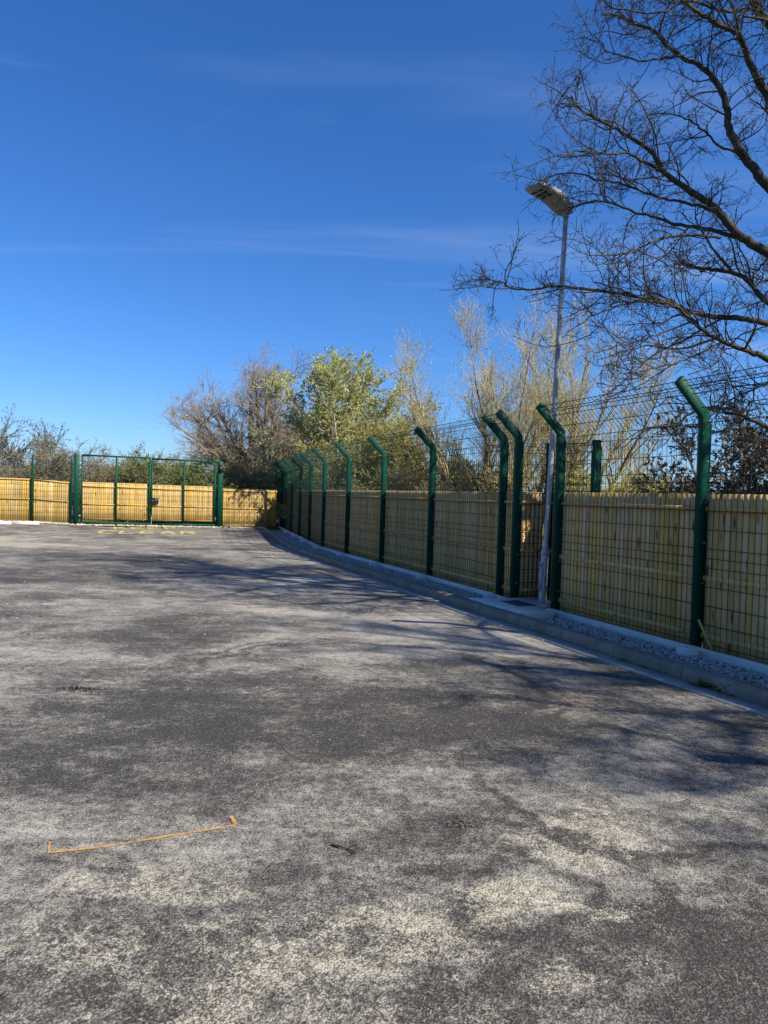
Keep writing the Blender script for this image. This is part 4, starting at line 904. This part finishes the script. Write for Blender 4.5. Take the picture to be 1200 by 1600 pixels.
for i, (x, y, lab) in enumerate([(16.5, 52, 'left far yellowish bush low behind the wire'), (20.5, 54, 'middle far bush low behind the wire'), (24.0, 56, 'right far olive bush next to the dark evergreen')]):
    plant('far_bush', lab, 'shrub', (x, y), 9, M['bark_grey'], M['twig_yellow'], 76 + i, 3.1 - .3 * i, .8, 8, 6, (.5, 1.2), (.3, .7), (.03, .018), leaf=(M['leaf_yellow'], M['leaf_olive'], M['leaf_olive'])[i], leaf_n=4000, leaf_size=.15, trunk_r=.06, group=BT, base_r=.9)

# ------------------------------------------------------------------ small things
# pale kerb stones and rubble at the far left, along the gate
kp = empty('pale_kerb', kind='structure')
K0 = np.array([-12.72, 26.25]); 
for i in range(7):
    p = K0 - GU * (.915 * (i + .5)); a = Acc(); a.prism([(-.06, -.1), (.06, -.1), (.06, .11), (.05, .12), (-.045, .12), (-.06, .10)], [((0, -.45, 0), (1, 0, 0), (0, 0, 1)), ((0, .45, 0), (1, 0, 0), (0, 0, 1))])
    o = a.build('kerb_stone', M['edging'], kp); o.location = (p[0], p[1], float(ground_z(*p)) - .02); o.rotation_euler = (0, 0, ang(GU) - math.pi / 2)
n = 1500; s = RNG.uniform(-4.5, GW + 1.9, n); o_ = RNG.normal(-.02, .16, n) - .12
Pr = np.stack([GL[0] + GU[0] * s + GN[0] * o_, GL[1] + GU[1] * s + GN[1] * o_], 1); zr = np.interp(s, [-4.5, -1.5, 0, GW], [.24, .235, .15, .095]) + RNG.random(n) * .03
stones('rubble', np.c_[Pr, zr], RNG.uniform(.012, .05, n) ** 1.0, M['rubble'], .8)
n = 900; xg = RNG.uniform(-6, 3.0, n); yg = RNG.uniform(2.0, 18, n) ; keep = (xg < np.interp(yg, [2, 7.5, 18], [4.2, 2.1, -2])) ; xg, yg = xg[keep], yg[keep]
stones('grit', np.c_[xg, yg, ground_z(xg, yg) + .003], RNG.uniform(.0015, .006, len(xg)) * np.clip(yg / 5, .8, 1.8), M['rubble'], .7)

def flat_mark(name, pts, width, z, mat, ragged=.35, **kw):
    Q = resample(np.array(pts, float), .02); t = np.gradient(Q, axis=0); t /= np.linalg.norm(t, axis=1, keepdims=True); n = np.stack([t[:, 1], -t[:, 0]], 1); m = len(Q)
    w1 = width / 2 * (1 + RNG.uniform(-ragged, ragged, m)); w2 = width / 2 * (1 + RNG.uniform(-ragged, ragged, m)); V = np.stack([np.c_[Q + n * w1[:, None], np.full(m, z)], np.c_[Q - n * w2[:, None], np.full(m, z)]], 1)
    idx = np.arange(2 * m).reshape(m, 2); a = Acc(); a.add(V.reshape(-1, 3), np.stack([idx[:-1, 0], idx[1:, 0], idx[1:, 1], idx[:-1, 1]], -1)); return a.build(name, mat, **kw)
pm = flat_mark('paint_mark', [(-1.435, 3.085), (-1.20, 3.155), (-.95, 3.27), (-.665, 3.395)], .015, .0045, M['orange'], .5, label='thin orange sprayed survey line with a small hook on the tarmac', cat='road marking')
flat_mark('paint_tick', [(-.672, 3.40), (-.725, 3.505)], .018, .005, M['orange'], .5, parent=pm)
flat_mark('paint_tick', [(-1.43, 3.085), (-1.475, 3.19)], .008, .005, M['orange'], .6, parent=pm)

# KEEP CLEAR in front of the gate
GLY = {'K': [[(0, 0), (0, 1)], [(0, .45), (.62, 1)], [(.2, .58), (.65, 0)]], 'E': [[(0, 0), (0, 1)], [(0, 1), (.6, 1)], [(0, .52), (.5, .52)], [(0, 0), (.6, 0)]], 'P': [[(0, 0), (0, 1)], [(0, 1), (.45, 1), (.62, .88), (.62, .62), (.45, .5), (0, .5)]],
       'C': [[(.62, .82), (.5, .97), (.2, 1), (0, .8), (0, .2), (.2, 0), (.5, .03), (.62, .18)]], 'L': [[(0, 1), (0, 0), (.6, 0)]], 'A': [[(0, 0), (.32, 1), (.64, 0)], [(.12, .35), (.52, .35)]], 'R': [[(0, 0), (0, 1)], [(0, 1), (.45, 1), (.62, .88), (.62, .64), (.45, .52), (0, .52)], [(.3, .52), (.64, 0)]]}
def word(text, p0, p1, depth, label):
    root = empty('road_lettering', (p0[0], p0[1], 0), label=label, cat='road marking', group='yellow words painted before the gate'); p0 = np.array(p0); p1 = np.array(p1); u = (p1 - p0) / np.linalg.norm(p1 - p0); v = np.array([-u[1], u[0]])
    pit = np.linalg.norm(p1 - p0) / (len(text) - .36)
    for k, ch in enumerate(text):
        a = Acc(); zc = 0
        for stroke in GLY[ch]:
            zc += .0006
            for (x0, y0), (x1, y1) in zip(stroke[:-1], stroke[1:]):
                q0 = np.array([x0 * pit * .98, y0 * depth]); q1 = np.array([x1 * pit * .98, y1 * depth]); d = q1 - q0; L = np.linalg.norm(d); d /= L; e = np.array([-d[1], d[0]]); zc += .0003
                # strokes across are thicker along the driving direction, as road letters are
                hw = .055 + .085 * abs(d[0]); c = np.stack([q0 - d * .03 + e * hw, q0 - d * .03 - e * hw, q1 + d * .03 - e * hw, q1 + d * .03 + e * hw]); wx = p0 + u * (k * pit) + c[:, :1] * u + c[:, 1:] * v
                a.add(np.c_[wx, ground_z(wx[:, 0], wx[:, 1]) + .005 + zc], np.array([[0, 1, 2, 3]]))
        a.build('letter', M['yellow'], root)
    bpy.context.view_layer.update(); kids_local(root, None)
word('KEEP', (-10.05, 26.6), (-7.95, 27.45), 1.25, 'worn yellow word KEEP painted on the tarmac nearest the gate')
word('CLEAR', (-9.70, 24.15), (-6.65, 25.05), 1.35, 'worn yellow word CLEAR painted on the tarmac below KEEP')

# stick and leaf scraps on the tarmac
def stick(name, P, r, mat, **kw): a = Acc(); a.tubes(catmull(P, 3), np.linspace(r, r * .55, len(catmull(P, 3))), 6); return a.build(name, mat, **kw)
tw = stick('twig', [(-.195, 3.225, .008), (-.15, 3.195, .012), (-.12, 3.185, .010), (-.085, 3.15, .009)], .006, M['bark_dark'], label='small dark forked twig lying alone on the tarmac', cat='twig')
stick('side_shoot', [(-.12, 3.183, .010), (-.10, 3.185, .022), (-.085, 3.178, .03)], .004, M['bark_dark'], parent=tw)
def scraps(name, x, y, n, spread, size, mat, label):
    a = Acc(); P = np.c_[x + RNG.normal(0, spread[0], n), y + RNG.normal(0, spread[1], n), .003 + RNG.random(n) * .005]; leaf_cards(RNG, P, np.full(n, size), a, 1.6, np.c_[RNG.normal(0, 1, (n, 2)), RNG.normal(0, .15, n)]); a.build(name, mat, label=label, cat='leaf litter', kind='stuff')
scraps('dead_leaves', .43, 3.47, 34, (.045, .022), .016, M['leaf_brown'], 'small brown heap of dead leaves on the right of the tarmac')
scraps('tar_scraps', -2.38, 5.62, 80, (.075, .028), .018, M['dark'], 'small black smear of crumbs on the dark patch at the left')
# broken batten leaning at the foot of the nearest post
a = Acc(); a.prism([(-.012, -.006), (.012, -.006), (.012, .006), (-.012, .006)], [((3.30, 7.36, .42), (1, 0, 0), (0, 1, 0)), ((3.385, 7.20, .12), (1, 0, 0), (0, 1, 0))])
a.build('loose_batten', M['wood_warm'], label='loose broken batten leaning at the foot of the nearest cranked post', cat='batten')
# weeds in the kerb joint
def weed(x, y, n, size, label, seed):
    rng = np.random.default_rng(seed); root = empty('weed', (x, y, .0), label=label, cat='weed', group='weeds in the channel at the kerb')
    a = Acc()
    az = rng.uniform(0, 6.28, n); l = rng.uniform(.5, 1.1, n) * size; st = np.zeros((n, 3)); st[:, 0] = rng.normal(0, size * .5, n) * -D[0] * 1.6; st[:, 1] = rng.normal(0, size * .5, n) ; st[:, 1] = st[:, 0] * D[1] / D[0] * 1.0 + rng.normal(0, .012, n)
    d = np.c_[np.cos(az), np.sin(az), rng.uniform(.5, 1.4, n)]; p, r = sprout(rng, st, d, l, np.full(n, .004), np.full(n, .001), 5, .12, -.16)
    for k in range(n):
        w = np.cross(p[k, -1] - p[k, 0], [0, 0, 1.0]); w /= np.linalg.norm(w) + 1e-6; wd = np.array([.3, .8, 1, .9, .6, .05]) * size * .10
        V = np.stack([p[k] + w * wd[:, None], p[k] - w * wd[:, None]], 1); idx = np.arange(12).reshape(6, 2); a.add(V.reshape(-1, 3), np.stack([idx[:-1, 0], idx[1:, 0], idx[1:, 1], idx[:-1, 1]], -1))
    a.build('blades', M['leaf_green'], root); return root
weed(2.60, 6.92, 26, .13, 'small green weed at the kerb foot below the nearest post', 81)
weed(2.93, 6.13, 46, .16, 'wide green weed clump at the kerb foot towards the right edge', 82)
